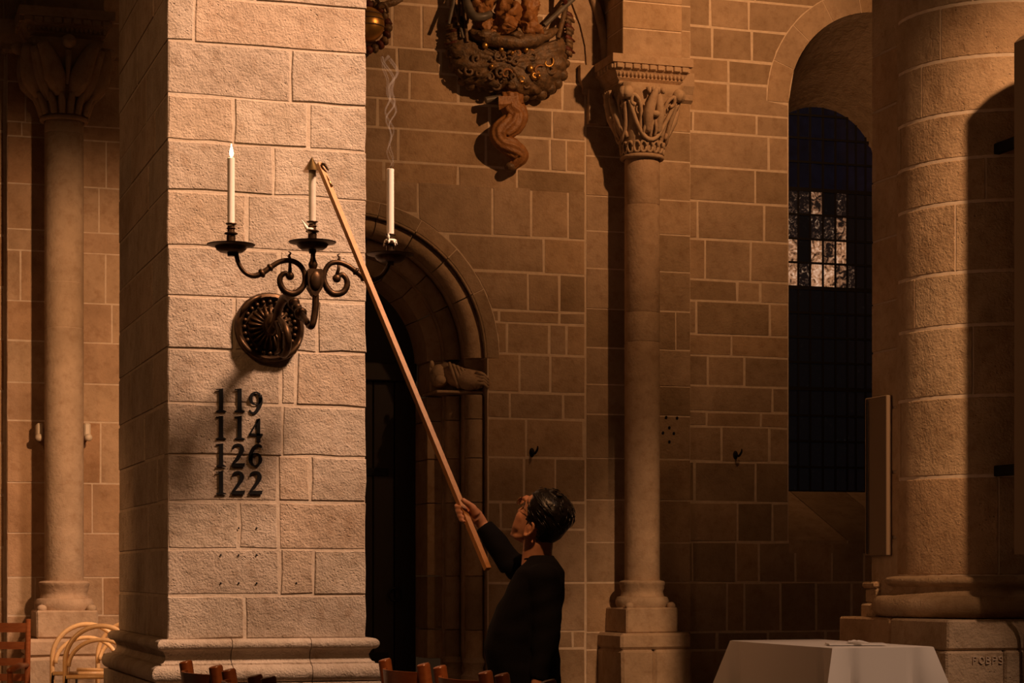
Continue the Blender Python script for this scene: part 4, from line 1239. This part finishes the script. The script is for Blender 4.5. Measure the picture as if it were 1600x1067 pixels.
# ladder-back armchair against the far wall, lower left
def ladder_armchair(loc, rz):
    t = thing('ladder_back_armchair', (0, 0, 0), 'red-brown ladder-back armchair at the lower left edge', 'chair')
    W = .26; H = .965
    for s in (-1, 1):
        obj('back_post', MB().tube([(s * W, .0, 0), (s * W, 0, .5), (s * W, .03, H)], [.018, .02, .018], 12), 'chair', t, smooth='auto')
        obj('front_post', MB().tube([(s * W, -.46, 0), (s * W, -.46, .66)], [.018, .019], 12), 'chair', t, smooth='auto')
        obj('armrest', MB().tube([(s * W, .02, .67), (s * W, -.2, .675), (s * W, -.48, .655)], [.016, .020, .018], 10), 'chair', t, smooth=True)
        obj('side_rail', MB().tube([(s * W, 0, .44), (s * W, -.46, .44)], .014, 8), 'chair', t, smooth=True)
        obj('side_stretcher', MB().tube([(s * W, 0, .2), (s * W, -.46, .2)], .011, 8), 'chair', t, smooth=True)
    for zc_, h in ((.91, .060), (.795, .048), (.69, .048), (.59, .045)):
        obj('ladder_slat', MB().loft([[(q * W, .022 - (.012 - .02 * (1 - q * q)), zc_ - h / 2), (q * W, .034 - (.012 - .02 * (1 - q * q)), zc_ - h / 2), (q * W, .034 - (.012 - .02 * (1 - q * q)), zc_ + h / 2), (q * W, .022 - (.012 - .02 * (1 - q * q)), zc_ + h / 2)] for q in [k / 4 - 1 for k in range(9)]]), 'chair', t, smooth='auto')
    obj('seat', MB().bbox((-W + .01, -.46, .435), (W - .01, .01, .465), .012), 'rush', t)
    obj('front_stretcher', MB().tube([(-W, -.46, .25), (W, -.46, .25)], .011, 8), 'chair', t, smooth=True)
    t.location = loc; t.rotation_euler = (0, 0, rz)
    return t
bp = P(44, 965, 13.6)
rz = -YAW
off = Matrix.Rotation(rz, 3, 'Z') @ Vector((.26, .03, 0))
ladder_armchair((bp.x - off.x, bp.y - off.y, 0), rz)

# bentwood stacking chairs
def bentwood():
    t = thing('bentwood_chair', (0, 0, 0), '', 'chair')
    W = .215; H = .935
    def hoop(w_, zt_, zs_, y0, lean, n=24):
        pts = [(-w_, y0, zs_ - .22), (-w_, y0, zs_ - .1)]
        for k in range(n + 1):
            a = PI - PI * k / n
            pts.append((w_ * math.cos(a), y0 + lean * math.sin(a), zs_ + (zt_ - zs_) * math.sin(a)))
        return pts + [(w_, y0, zs_ - .1), (w_, y0, zs_ - .22)]
    obj('outer_hoop', MB().tube(hoop(W, H, .72, 0, .03), .0155, 12), 'beech', t, smooth=True)
    obj('inner_hoop', MB().tube(hoop(W - .022, H - .085, .69, -.02, .05)[2:-2], .0135, 12), 'beech', t, smooth=True)
    for s in (-1, 1):
        obj('wooden_foot', MB().tube([(s * W, 0, .52), (s * W * 1.02, -.02, .40), (s * W * 1.05, -.05, 0)], [.017, .015, .013], 10), 'beech', t, smooth=True)
        obj('metal_leg', MB().tube([(s * (W - .03), -.40, 0), (s * (W - .03), -.38, .60), (s * (W - .03), -.34, .64), (s * (W - .03), .0, .62)], .008, 8), 'black', t, smooth=True)
    obj('seat', MB().bbox((-W + .02, -.40, .455), (W - .02, -.01, .475), .008), 'beech', t)
    obj('seat_rail', MB().tube([(-W + .03, -.37, .64), (W - .03, -.37, .64)], .013, 8), 'beech', t, smooth=True)
    return t
bw = bentwood()
for i, (px, py, d, lab) in enumerate(((136, 973, 13.46, 'pale bentwood chair with double hoop back, leftmost beside the column plinth'),
                                      (158, 975, 13.02, 'pale bentwood chair in front, middle one of three beside the pier'),
                                      (203, 972, 13.92, 'pale bentwood chair mostly hidden behind the pier corner'))):
    c = bw if i == 0 else copy_tree(bw)
    p = P(px, py, d)
    rz = -YAW + (R(8) if i < 2 else R(-14))
    off = Matrix.Rotation(rz, 3, 'Z') @ Vector((0, .03, 0))
    c.location = (p.x - off.x, p.y - off.y, 0); c.rotation_euler = (0, 0, rz)
    tag(c, lab, 'chair', 'bentwood chairs by the wall')

# ================================================================== CARVED EPITAPH ON THE WALL
rnd = random.Random(3)
E = lambda px, py, out: PY(px, py, YB - out)
ep = thing('carved_epitaph', E(798, 70, 0), 'dark carved trophy of arms with twisted tail hanging on the wall', 'wall sculpture')
outl = [(699, 66), (702, 84), (705, 104), (716, 112), (720, 128), (734, 133), (750, 137), (764, 144), (784, 144), (800, 147), (818, 152), (832, 148), (846, 149), (860, 139), (872, 132), (880, 118), (886, 100), (883, 84), (889, 70), (880, 58), (855, 66), (828, 72), (800, 72), (770, 68), (742, 60), (715, 52)]
cxp, cyp = 797, 98
fine = []
for i in range(len(outl)):
    a, b = outl[i], outl[(i + 1) % len(outl)]
    for k in range(4): fine.append((a[0] + (b[0] - a[0]) * k / 4, a[1] + (b[1] - a[1]) * k / 4))
mb = MB(); rings = []
for s_, base in ((1.0, .02), (1.02, .06), (.97, .10), (.90, .13), (.80, .155), (.68, .17), (.54, .185), (.40, .19), (.25, .195), (.10, .20), (.01, .20)):
    ring = []
    for (x, y) in fine:
        px, py = cxp + (x - cxp) * s_, cyp + (y - cyp) * s_
        h = base
        if 0.05 < s_ < .99:
            h += .035 * mnoise.noise(Vector((px * .09, py * .09, 1.3))) + .018 * mnoise.noise(Vector((px * .25, py * .25, 4.0)))
        ring.append(E(px, py, h))
    rings.append(ring)
mb.loft(rings)
cart = obj('cartouche', mb, 'carvewood', ep, smooth=True)
def curl(px, py, size, rot, turns, out, rr, mat, name, parent):
    pts = []
    n_ = 18
    for k in range(n_ + 1):
        q = k / n_; a = rot + q * turns * 2 * PI; r = size * (1 - .8 * q)
        pts.append(E(px + r * math.cos(a), py + r * math.sin(a), out + .02 * q))
    obj(name, MB().tube(pts, [rr * (.5 + .7 * math.sin(PI * min(1, .15 + .85 * k / n_))) for k in range(n_ + 1)], 7), mat, parent, smooth=True)
for k in range(34):                         # leafy scrolls over the cartouche
    a = rnd.uniform(0, 2 * PI); q = math.sqrt(rnd.uniform(.05, .95))
    x, y = cxp + 82 * q * math.cos(a), 104 + 38 * q * math.sin(a)
    out = .20 - .10 * q ** 3
    curl(x, y, rnd.uniform(5, 11), rnd.uniform(0, 6.28), rnd.choice((-1, 1)) * rnd.uniform(.7, 1.2), out, rnd.uniform(.008, .014), 'gilt' if rnd.random() < .10 else ('carvebrown' if rnd.random() < .3 else 'carvewood'), 'leaf_scroll', cart)
for k, (x, y) in enumerate(outl[:19]):       # scalloped lobes round the edge
    r = rnd.uniform(.035, .055)
    obj('edge_lobe', MB().ball(E(x * .97 + cxp * .03, y * .97 + cyp * .03, .06), (r, .05, r * .9), 10, 7), 'carvewood', cart, smooth=True)
for x, y, r in ((758, 71, .024), (783, 77, .022), (822, 78, .02), (829, 107, .026), (842, 119, .018), (768, 104, .018), (800, 83, .016)):
    obj('gilt_boss', MB().ball(E(x, y, .205), (r, .02, r * 1.1), 10, 7), 'gilt', cart, smooth=True)
# dark hollow and drapery band above the cartouche
obj('drapery_band', MB().tube(crom([E(735, 50, .12), E(765, 62, .20), E(800, 66, .22), E(835, 62, .20), E(868, 48, .12)], 5), lerpl([.03, .05, .045, .05, .03], 21), 10).jitter(.015, 14), 'carvewood', ep, smooth=True)
# cuirass and ochre figures
def blob(name, parts, mat, amt=.035, sc=13):
    mb = MB()
    for (x, y, out, rx, ry, rz_) in parts: mb.ball(E(x, y, out), (rx, ry, rz_), 32, 22)
    return obj(name, mb.jitter(amt, sc).jitter(amt * .5, sc * 2.3).jitter(amt * .22, sc * 5), mat, ep, smooth=True)
blob('cuirass', [(794, 18, .20, .10, .09, .10), (793, 36, .22, .085, .08, .06), (790, 47, .22, .075, .07, .035)], 'carvebrown')
blob('skirt_figure', [(828, 10, .18, .06, .07, .09), (826, 33, .20, .065, .07, .08), (832, 46, .20, .075, .06, .05)], 'carvebrown')
blob('crouched_figure', [(747, 8, .17, .07, .07, .08), (760, 2, .2, .05, .06, .05), (758, 38, .17, .07, .06, .05), (775, 44, .2, .05, .05, .045)], 'carvebrown')
blob('helmet', [(792, -22, .2, .07, .08, .09), (770, -12, .18, .06, .06, .07), (820, -14, .18, .06, .06, .07)], 'carvewood')
blob('fold', [(765, 55, .2, .09, .05, .03), (808, 58, .22, .07, .05, .03), (845, 55, .18, .08, .05, .03)], 'carvewood', .02, 16)
obj('armoured_arm', MB().tube(crom([E(728, -8, .16), E(733, 15, .22), E(742, 26, .25), E(756, 26, .26), E(766, 22, .24)], 5), lerpl([.03, .035, .034, .03, .026], 21), 10), 'carvegrey', ep, smooth=True)
# standards, barrels and lances fanning out
for (a, b, r, mt) in (((712, -12), (701, 38), .014, 'carvegrey'), ((718, -12), (716, 40), .012, 'carvewood'), ((722, -10), (730, 66), .016, 'carvewood'), ((705, -14), (724, 60), .012, 'carvegrey'),
                      ((898, -4), (850, 40), .020, 'carvegrey'), ((893, -10), (846, 50), .012, 'carvewood'), ((884, 12), (872, 60), .020, 'carvewood'), ((876, -10), (884, 4), .02, 'redleaf')):
    obj('lance', MB().tube([E(a[0], a[1], .10), E(b[0], b[1], .16)], [r, r * .85], 10), mt, ep, smooth='auto')
for k in range(11):                          # fringed banners at the two sides
    y = 24 + k * 6
    obj('fringe', MB().tube(crom([E(884, y - 4, .10), E(890 + 2 * math.sin(k * 1.9), y, .10), E(895 + 3 * math.sin(k * 2.3), y + 5, .07)], 3), lerpl([.020, .022, .007], 7), 7), 'redleaf' if k % 3 == 0 else 'carvewood', ep, smooth=True)
    y = 30 + k * 4.5
    obj('fringe', MB().tube(crom([E(722, y - 2, .10), E(709 + 2 * math.sin(k * 1.7), y, .11), E(697 + 3 * math.sin(k * 2.1), y + 3, .07)], 3), lerpl([.020, .018, .006], 7), 7), 'redleaf' if k % 4 == 0 else 'carvewood', ep, smooth=True)
# cannon muzzle and the twisted tail
mz = MB().tube([E(759, 157, .11), E(768, 155, .11), E(790, 152, .10)], [.026, .025, .024], 14)
obj('cannon_muzzle', mz, 'carvegrey', ep, smooth='auto')
path = crom([E(800, 148, .10), E(800, 166, .11), E(808, 180, .11), E(800, 194, .12), E(782, 206, .13), E(783, 220, .13), E(800, 231, .12), E(813, 243, .11), E(806, 254, .10), E(797, 262, .09)], 7)
nn = len(path); rad = lerpl([.085, .085, .080, .085, .075, .062, .072, .060, .042, .030], nn)
mb = MB(); rings = []
for i, p in enumerate(path):                 # a ribbed, twisted section
    t_ = (path[min(i + 1, nn - 1)] - path[max(i - 1, 0)]).normalized()
    uu = t_.cross(Vector((0, 1, 0))).normalized(); vv = t_.cross(uu)
    ring = []
    for k in range(40):
        a = 2 * PI * k / 40
        r = rad[i] * (1 + .10 * math.cos(9 * a + i * .45))
        ring.append(p + (uu * math.cos(a) + vv * math.sin(a) * .75) * r)
    rings.append(ring)
obj('twisted_tail', mb.loft(rings), 'carvebrown', ep, smooth=True)
obj('tail_flap', MB().loft([[E(779, 150, .19), E(808, 150, .19), E(808, 150, .14), E(779, 150, .14)], [E(779, 163, .20), E(797, 162, .20), E(797, 162, .15), E(779, 163, .15)], [E(780, 172, .18), E(784, 170, .18), E(784, 170, .15), E(780, 172, .15)]]), 'carvebrown', ep)
obj('tail_bud', MB().ball(E(797, 261, .09), (.045, .04, .035), 12, 8), 'carvewood', ep, smooth=True)
# second ornament: gilt globe in a dark red wreath, half hidden by the pier
gc = E(574, 38, .16)
wr = thing('gilt_globe_wreath', gc, 'gilt globe in a dark red carved wreath behind the pier top edge', 'wall sculpture')
gl = MB().ball(gc, (.125, .11, .125), 24, 16)
obj('globe', gl, 'gilt', wr, smooth=True)
for dz in (-.02, .03, .07):
    r = math.sqrt(.127 ** 2 - dz * dz)
    obj('globe_band', MB().tube([(gc.x + r * math.cos(k * PI / 16), gc.y + .9 * r * math.sin(k * PI / 16), gc.z + dz) for k in range(33)], .004, 6), 'carvewood', wr, smooth=True)
for k in range(22):
    a = 2 * PI * k / 22
    c = gc + Vector((.165 * math.cos(a), .05, .165 * math.sin(a) - .005))
    m_ = Matrix.Rotation(-a, 3, 'Y')
    obj('wreath_leaf', MB().ball(c, (.035, .035, .030), 8, 6, m_).jitter(.012, 30), 'redleaf' if k % 2 else 'carvewood', wr, smooth=True)
for k in range(5):
    obj('wreath_spray', MB().tube(crom([gc + Vector((.08, .02, .13)), gc + Vector((.13 + .03 * k, 0, .16 + .01 * k)), gc + Vector((.16 + .01 * k, .02, .10 + .05 * k))], 3), lerpl([.02, .02, .008], 7), 7), 'carvewood', wr, smooth=True)

# iron hooks and old holes in the wall
for px, py, lab in ((831, 707, 'small dark iron hook in the wall above the man'), (1149, 711, 'small dark iron hook in the wall left of the window')):
    p = PY(px, py, YB if px < 1000 else YW)
    t = thing('iron_hook', p, lab, 'hook', 'iron hooks in the aisle wall')
    obj('hook_plate', MB().ball((p.x, p.y, p.z), (.022, .012, .035), 10, 8), 'iron', t, smooth=True)
    obj('hook_arm', MB().tube(crom([(p.x, p.y - .005, p.z + .01), (p.x + .005, p.y - .05, p.z - .01), (p.x + .02, p.y - .07, p.z + .02), (p.x + .022, p.y - .07, p.z + .045)], 4), lerpl([.009, .009, .008, .004], 13), 8), 'iron', t, smooth=True)

# ================================================================== THE MAN WITH THE POLE
DM = 8.5
def H(px, py, dy=0.0): return P(px, py, DM + dy)
def remesh(mb, voxel, smooth_it, fac=.5):
    me = bpy.data.meshes.new('tmp'); me.from_pydata([tuple(v) for v in mb.v], [], mb.f)
    bm = bmesh.new(); bm.from_mesh(me); bmesh.ops.recalc_face_normals(bm, faces=bm.faces); bm.to_mesh(me); bm.free()
    o = bpy.data.objects.new('tmp', me); COL.objects.link(o)
    rm = o.modifiers.new('r', 'REMESH'); rm.mode = 'VOXEL'; rm.voxel_size = voxel
    sm_ = o.modifiers.new('s', 'SMOOTH'); sm_.iterations = smooth_it; sm_.factor = fac
    dg = bpy.context.evaluated_depsgraph_get()
    ev = o.evaluated_get(dg)
    m2 = ev.to_mesh()
    out = MB(); out.v = [v.co.copy() for v in m2.vertices]; out.f = [tuple(p.vertices) for p in m2.polygons]
    ev.to_mesh_clear()
    bpy.data.objects.remove(o, do_unlink=True)
    return out
floor_pt = H(822, 898); floor_pt.z = 0
man = thing('person', floor_pt, 'man in black sweater and glasses raising a long pole, seen from behind', 'person')
camx, camd = Vector((cs, -sn, 0)), Vector((sn, cs, 0))
# --- head frame: looks up to the left and away
az, pitch = R(42), R(36)
fwd = (camx * -math.cos(az) + camd * math.sin(az)) * math.cos(pitch) + Vector((0, 0, math.sin(pitch)))
lft = Vector((0, 0, 1)).cross(fwd).normalized()
upv = fwd.cross(lft).normalized()
HC = H(845, 815)
HS = 1.03
def HL(x, y, z): return HC + (fwd * x + lft * y + upv * z) * HS
sect = [(-.120, .066, .030, .020), (-.112, .080, .006, .036), (-.095, .090, -.018, .052), (-.070, .089, -.048, .064), (-.045, .088, -.072, .069), (-.015, .087, -.088, .072),
        (.015, .085, -.096, .0735), (.04, .090, -.100, .076), (.065, .088, -.099, .076), (.09, .072, -.088, .068), (.108, .050, -.066, .052), (.118, .022, -.035, .028)]
def head_ring(s_, off=0.0, n=36):
    z, f, bk, w_ = s_
    c = (f + bk) / 2; h = (f - bk) / 2 + off; w2 = w_ + off
    ring = []
    for k in range(n):
        a = 2 * PI * k / n; ca, sa = math.cos(a), math.sin(a)
        e = .85
        x = c + h * math.copysign(abs(ca) ** e, ca); y = w2 * math.copysign(abs(sa) ** e, sa)
        ring.append((x, y, z))
    return ring
body = MB()
body.loft([[HL(*p) for p in head_ring(s_)] for s_ in sect])
body.tube([HL(.088, 0, .03), HL(.098, 0, .0), HL(.112, 0, -.028), HL(.098, 0, -.038)], [.008, .011, .014, .010], 10)      # nose
for s in (-1, 1):
    body.ball(HL(.100, s * .012, -.032), .009, 8, 6)
    body.tube([HL(.086, s * .055, .046), HL(.094, s * .03, .05), HL(.092, s * .010, .045)], .010, 8)                        # brow
    body.ball(HL(.052, s * .040, -.020), (.034, .034, .034), 16, 12); body.tube([HL(.052, s * .040, -.025), HL(.046, s * .039, -.055), HL(.052, s * .028, -.088)], [.033, .034, .030], 14)                                                        # cheekbone
    body.tube([HL(.004, s * .050, -.072), HL(.03, s * .048, -.093), HL(.07, s * .028, -.108)], [.016, .017, .016], 8)       # jaw
    ear = [HL(-.028 + .020 * math.cos(t * PI / 6) - .004 * math.sin(t * PI / 6), s * (.076 + .010 * (math.cos(t * PI / 6) < .3)), -.018 + .031 * math.sin(t * PI / 6)) for t in range(13)]
    body.tube(ear, .0065, 8)
    body.ball(HL(-.026, s * .073, -.018), (.014, .012, .022), 10, 8, Matrix((fwd, lft, upv)).transposed())
    body.tube([HL(-.020, s * .074, -.030), HL(-.020, s * .071, -.046)], [.008, .007], 8)                                                                       # lobe
body.tube([HL(.090, -.022, -.066), HL(.098, 0, -.064), HL(.090, .022, -.066)], [.004, .008, .004], 8)                       # lips
body.tube([HL(.088, -.020, -.078), HL(.096, 0, -.078), HL(.088, .020, -.078)], [.004, .008, .004], 8)
body.ball(HL(.080, 0, -.112), .017, 10, 8)                                                                                 # chin
# neck
body.tube([HL(-.025, 0, -.04), H(841, 848), H(839, 868, .01), H(842, 892, .01)], [.056, .060, .061, .075], 18)
# torso and limbs under the clothes
tors = [(886, 822, 872, .10), (905, 812, 874, .15), (950, 784, 870, .165), (1000, 768, 866, .155), (1050, 770, 866, .155), (1100, 776, 868, .15), (1135, 785, 862, .13)]
def cam_ring(py, l, r, hd, dy=0, n=28, grow=0.0):
    c = (l + r) / 2; ring = []
    rx = (r - l) / 2 / F * DM + grow; base = H(c, py, dy)
    for k in range(n):
        a = 2 * PI * k / n; ca, sa = math.cos(a), math.sin(a)
        ring.append(base + camx * rx * math.copysign(abs(ca) ** .85, ca) + camd * (hd + grow) * math.copysign(abs(sa) ** .85, sa))
    return ring
body.loft([cam_ring(*q) for q in tors])
shR, elR, wrR = H(838, 896, .16), H(800, 884, .22), H(750, 815, .26)
shL, elL, wrL = H(850, 906, -.155), H(855, 985, -.18), H(840, 1072, -.21)
body.tube([shR, elR], [.055, .043], 14); body.tube([elR, wrR + (elR - wrR) * .45], [.043, .034], 14)
body.tube([shL, elL], [.055, .043], 14); body.tube([elL, wrL], [.043, .027], 14)
hipL, hipR = H(826, 1115, -.09), H(820, 1115, .10)
knL, knR = H(822, 1240, -.10), H(812, 1240, .13)
anL, anR = H(828, 1360, -.10), H(818, 1360, .14)
for hp_, kn, an in ((hipL, knL, anL), (hipR, knR, anR)):
    an.z = .09
    body.tube([hp_, kn], [.085, .058], 14); body.tube([kn, kn + (an - kn) * .35, an], [.056, .055, .036], 14)
    body.tube([an + Vector((0, 0, -.01)), an + Vector((0, 0, -.05)) - camx * .06 + camd * .02, an + Vector((0, 0, -.062)) - camx * .16 + camd * .06], [.036, .034, .024], 12)
# --- right hand closed on the pole
def on_pole(py):
    q = (889 - py) / (889 - 256)                       # image fraction; depth follows 1/d
    inv = 1 / 8.62 + (1 / 9.52 - 1 / 8.62) * q
    return P(762 + (499 - 762) * q, py, 1 / inv)
pc_ = on_pole(799)
dh = dep(pc_.x, pc_.y)
def G(px, py, dy): return P(px, py, dh + dy)
wrR = G(752, 817, .03)
body.tube([elR + (wrR - elR) * .5, wrR, G(745, 808, .025)], [.030, .025, .026], 14)
body.tube([wrR, G(743, 806, .018), G(737, 797, .022)], [.027, .031, .026], 14)                     # palm heel
body.tube([G(747, 813, .012), G(738, 806, .016), G(733, 801, .022)], [.024, .024, .018], 12)
body.tube([G(744, 804, -.002), G(738, 792, -.014)], [.020, .0165], 10)                               # thumb base
body.tube([G(739, 793, -.012), G(731, 787, -.022), G(726, 783.5, -.026), G(721.5, 779, -.026)], [.0150, .0130, .0120, .0085], 12)
for i, (ya, yb_) in enumerate(((789, 790), (796, 797.5), (803, 805), (809.5, 812))):
    xo = (0, 1.5, 4.0, 6.0)[i]
    rr = (.0098, .0100, .0095, .0085)[i]
    mid = on_pole(ya); md = dep(mid.x, mid.y) - dh
    body.tube([G(737 + xo * .8, ya + 6, .03), G(727 + xo, ya + 1, md + .036), G(718 + xo, ya - 1, md + .030), G(713 + xo, ya + 1, md + .010), G(713.5 + xo, ya + 3, md - .010), G(719 + xo, yb_ + 2.5, md - .024)],
              [.014, rr * 1.1, rr * 1.05, rr, rr, rr * .82], 10)
    body.ball(G(719.5 + xo, yb_ + 2.5, md - .024), rr * .82, 8, 6)
# --- left hand hanging by the side
hl = wrL + Vector((0, 0, -.04)) - camx * .01
body.tube([wrL, hl, hl + Vector((0, 0, -.05))], [.026, .032, .028], 12, squash=.6)
for k in range(4):
    b0 = hl + Vector((0, 0, -.045)) - camx * (.024 - .016 * k)
    body.tube([b0, b0 + Vector((0, 0, -.035)), b0 + Vector((0, 0, -.062 - .006 * (k in (1, 2)))) + camd * .018], [.0095, .009, .0075], 8)
body.tube([hl - camx * .02, hl - camx * .045 + Vector((0, 0, -.03)), hl - camx * .045 + Vector((0, 0, -.065)) + camd * .01], [.013, .011, .008], 8)
obj('body', remesh(body, .0042, 6, .5), 'skin', man, smooth=True)
# --- sweater
sw = MB()
swr = [(868, 824, 864, .066), (876, 820, 872, .115), (893, 806, 882, .185), (920, 791, 883, .195), (950, 776, 879, .19), (985, 761, 875, .182), (1015, 757, 874, .178), (1045, 760, 875, .178), (1075, 766, 877, .178), (1098, 770, 878, .178)]
sw.loft([cam_ring(*q) for q in swr])
sw.tube([shR, H(818, 890, .19), elR], [.068, .062, .056], 16)
cuff = wrR + (elR - wrR) * .08
sw.tube([elR, elR + (cuff - elR) * .5, cuff], [.056, .050, .040], 16)
sw.ball(shL, .070, 16, 12); sw.ball(shR, .066, 16, 12); sw.tube([shL, elL], [.070, .055], 16); sw.tube([elL, wrL + (elL - wrL) * .1], [.055, .036], 16)
sw = remesh(sw, .007, 5, .5)
for v in sw.v:                                     # soft folds in the knit
    v += mnoise.noise_vector(Vector((v.x * 9, v.y * 9, v.z * 16))) * .007
obj('sweater', sw, 'sweater', man, smooth=True)
nk = [H(841, 871, .01) + camx * .058 * math.cos(k * PI / 12) + camd * .060 * math.sin(k * PI / 12) + Vector((0, 0, .004 * math.cos(k * PI / 12) - .004)) for k in range(25)]
obj('collar', MB().tube(nk, .008, 8), 'sweater', man, smooth=True)
# --- trousers and shoes
tr = MB()
tr.loft([cam_ring(*q) for q in ((1080, 772, 874, .165), (1110, 772, 872, .17), (1140, 778, 866, .165))])
for hp_, kn, an in ((hipL, knL, anL), (hipR, knR, anR)):
    tr.tube([hp_ + Vector((0, 0, .03)), hp_, kn, an + Vector((0, 0, -.03))], [.095, .10, .075, .062], 16)
obj('trousers', remesh(tr, .009, 3), 'trouser', man, smooth=True)
for an in (anL, anR):
    sh = MB().tube([an + Vector((0, 0, -.04)) + camx * .03, an + Vector((0, 0, -.045)) - camx * .06 + camd * .02, an + Vector((0, 0, -.055)) - camx * .13 + camd * .05, an + Vector((0, 0, -.06)) - camx * .19 + camd * .07], [.046, .044, .036, .022], 14)
    for v in sh.v: v.z = max(v.z, 0.001)
    obj('shoe', sh, 'shoe', man, smooth=True)
# --- hair: a thick cap over the back and top of the skull
def hair_ok(x, y, z):
    if z > .088: return x < .048
    if z > .060: return x < .034 + (z - .060) * .5
    if z > .028: return x < .022 + (z - .028) * .35
    if z > -.002: return x < .014
    if z > -.02: return x < .006 and not (-.052 < x < -.012 and z < -.002) or x < -.05
    return x < -.050 - max(0, -.03 - z) * .15 and z > -.088
hs = sect[2:]
dense = []
for i in range(len(hs) - 1):
    for k in range(5):
        q = k / 5; dense.append(tuple(hs[i][j] + (hs[i + 1][j] - hs[i][j]) * q for j in range(4)))
dense.append(hs[-1]); dense.append((.122, .008, -.02, .012))
N = 72; hv = []; ok = []
for s_ in dense:
    for p in head_ring(s_, .0, N):
        p = Vector(p); c = Vector((-.005, 0, p.z * .6)); d = (p - c).normalized()
        th = .012 + .006 * max(0, d.z) + .003 * mnoise.noise(p * 40) + .002 * mnoise.noise(Vector((p.x * 30, p.y * 160, p.z * 30)))
        if p.x > .0: th *= max(.35, 1 - p.x * 14) if p.z < .09 else 1
        if p.z < -.04: th *= .55 + max(0, (p.z + .085)) * 8
        ok.append(hair_ok(*p)); hv.append((p, p + d * th))
mb = MB(); idx = {}
nr = len(dense)
faces = [(i * N + k, i * N + (k + 1) % N, (i + 1) * N + (k + 1) % N, (i + 1) * N + k) for i in range(nr - 1) for k in range(N)]
faces = [f for f in faces if all(ok[j] for j in f)]
used = sorted({j for f in faces for j in f}); mp_ = {j: i for i, j in enumerate(used)}
outv = [HL(*hv[j][1]) for j in used]; inv_ = [HL(*(hv[j][0] - (hv[j][0] * .03))) for j in used]
n0 = len(used)
fs = [tuple(mp_[j] for j in f) for f in faces] + [tuple(mp_[j] + n0 for j in f[::-1]) for f in faces]
from collections import Counter
ec = Counter(); 
for f in faces:
    for a, b in zip(f, f[1:] + f[:1]): ec[(min(a, b), max(a, b))] += 1
for f in faces:
    for a, b in zip(f, f[1:] + f[:1]):
        if ec[(min(a, b), max(a, b))] == 1: fs.append((mp_[a], mp_[b], mp_[b] + n0, mp_[a] + n0))
topi = [mp_[(nr - 1) * N + k] for k in range(N) if ((nr - 1) * N + k) in mp_]
if len(topi) == N: fs.append(tuple(topi)); fs.append(tuple(i + n0 for i in topi[::-1]))
hair_mb = MB().add(outv + inv_, fs)
obj('hair', hair_mb, 'hair', man, smooth=True)
rn2 = random.Random(5); lk = MB()
for k in range(90):                                 # loose locks along the crown and brow
    s_ = dense[rn2.randrange(len(dense) // 2, len(dense) - 2)]; p = Vector(head_ring(s_, .0, 72)[rn2.randrange(72)])
    if not hair_ok(*p): continue
    d = (p - Vector((-.005, 0, p.z * .6))).normalized(); tt = Vector((-1, rn2.uniform(-.3, .3), -.3)); tt = (tt - d * tt.dot(d)).normalized()
    q0 = p + d * .014
    lk.tube([HL(*(q0 - tt * .02)), HL(*(q0 + d * .006)), HL(*(q0 + tt * .028 + d * .002))], [.0012, .0028, .0008], 6)
obj('hair_locks', lk, 'hair', man, smooth=True)['kind'] = 'stuff'
# --- glasses and eyes
gz, gx = .024, .112
fr = MB()
for s in (-1, 1):
    ring = [HL(gx - .004 * abs(math.cos(t * PI / 8)), s * .033 + .023 * math.cos(t * PI / 8), gz + .018 * math.sin(t * PI / 8)) for t in range(17)]
    fr.tube(ring, .0014, 6)
    fr.tube([HL(gx - .004, s * .056, gz + .006), HL(gx - .014, s * .072, gz + .008), HL(.02, s * .081, gz + .004), HL(-.02, s * .079, gz - .004)], .0014, 6)
fr.tube([HL(gx, -.010, gz + .004), HL(gx + .003, 0, gz + .008), HL(gx, .010, gz + .004)], .0013, 6)
gls = obj('glasses', fr, 'brass', man, smooth=True)
for s in (-1, 1):
    lens = MB().add([HL(gx - .002, s * .033, gz)] + [HL(gx - .004, s * .033 + .022 * math.cos(t * PI / 8), gz + .017 * math.sin(t * PI / 8)) for t in range(16)], [(0, i + 1, (i + 1) % 16 + 1) for i in range(16)])
    obj('lens', lens, 'glass', gls, smooth=True)
    obj('eye', MB().ball(HL(.080, s * .031, .022), .0115, 12, 8), 'eye', man, smooth=True)
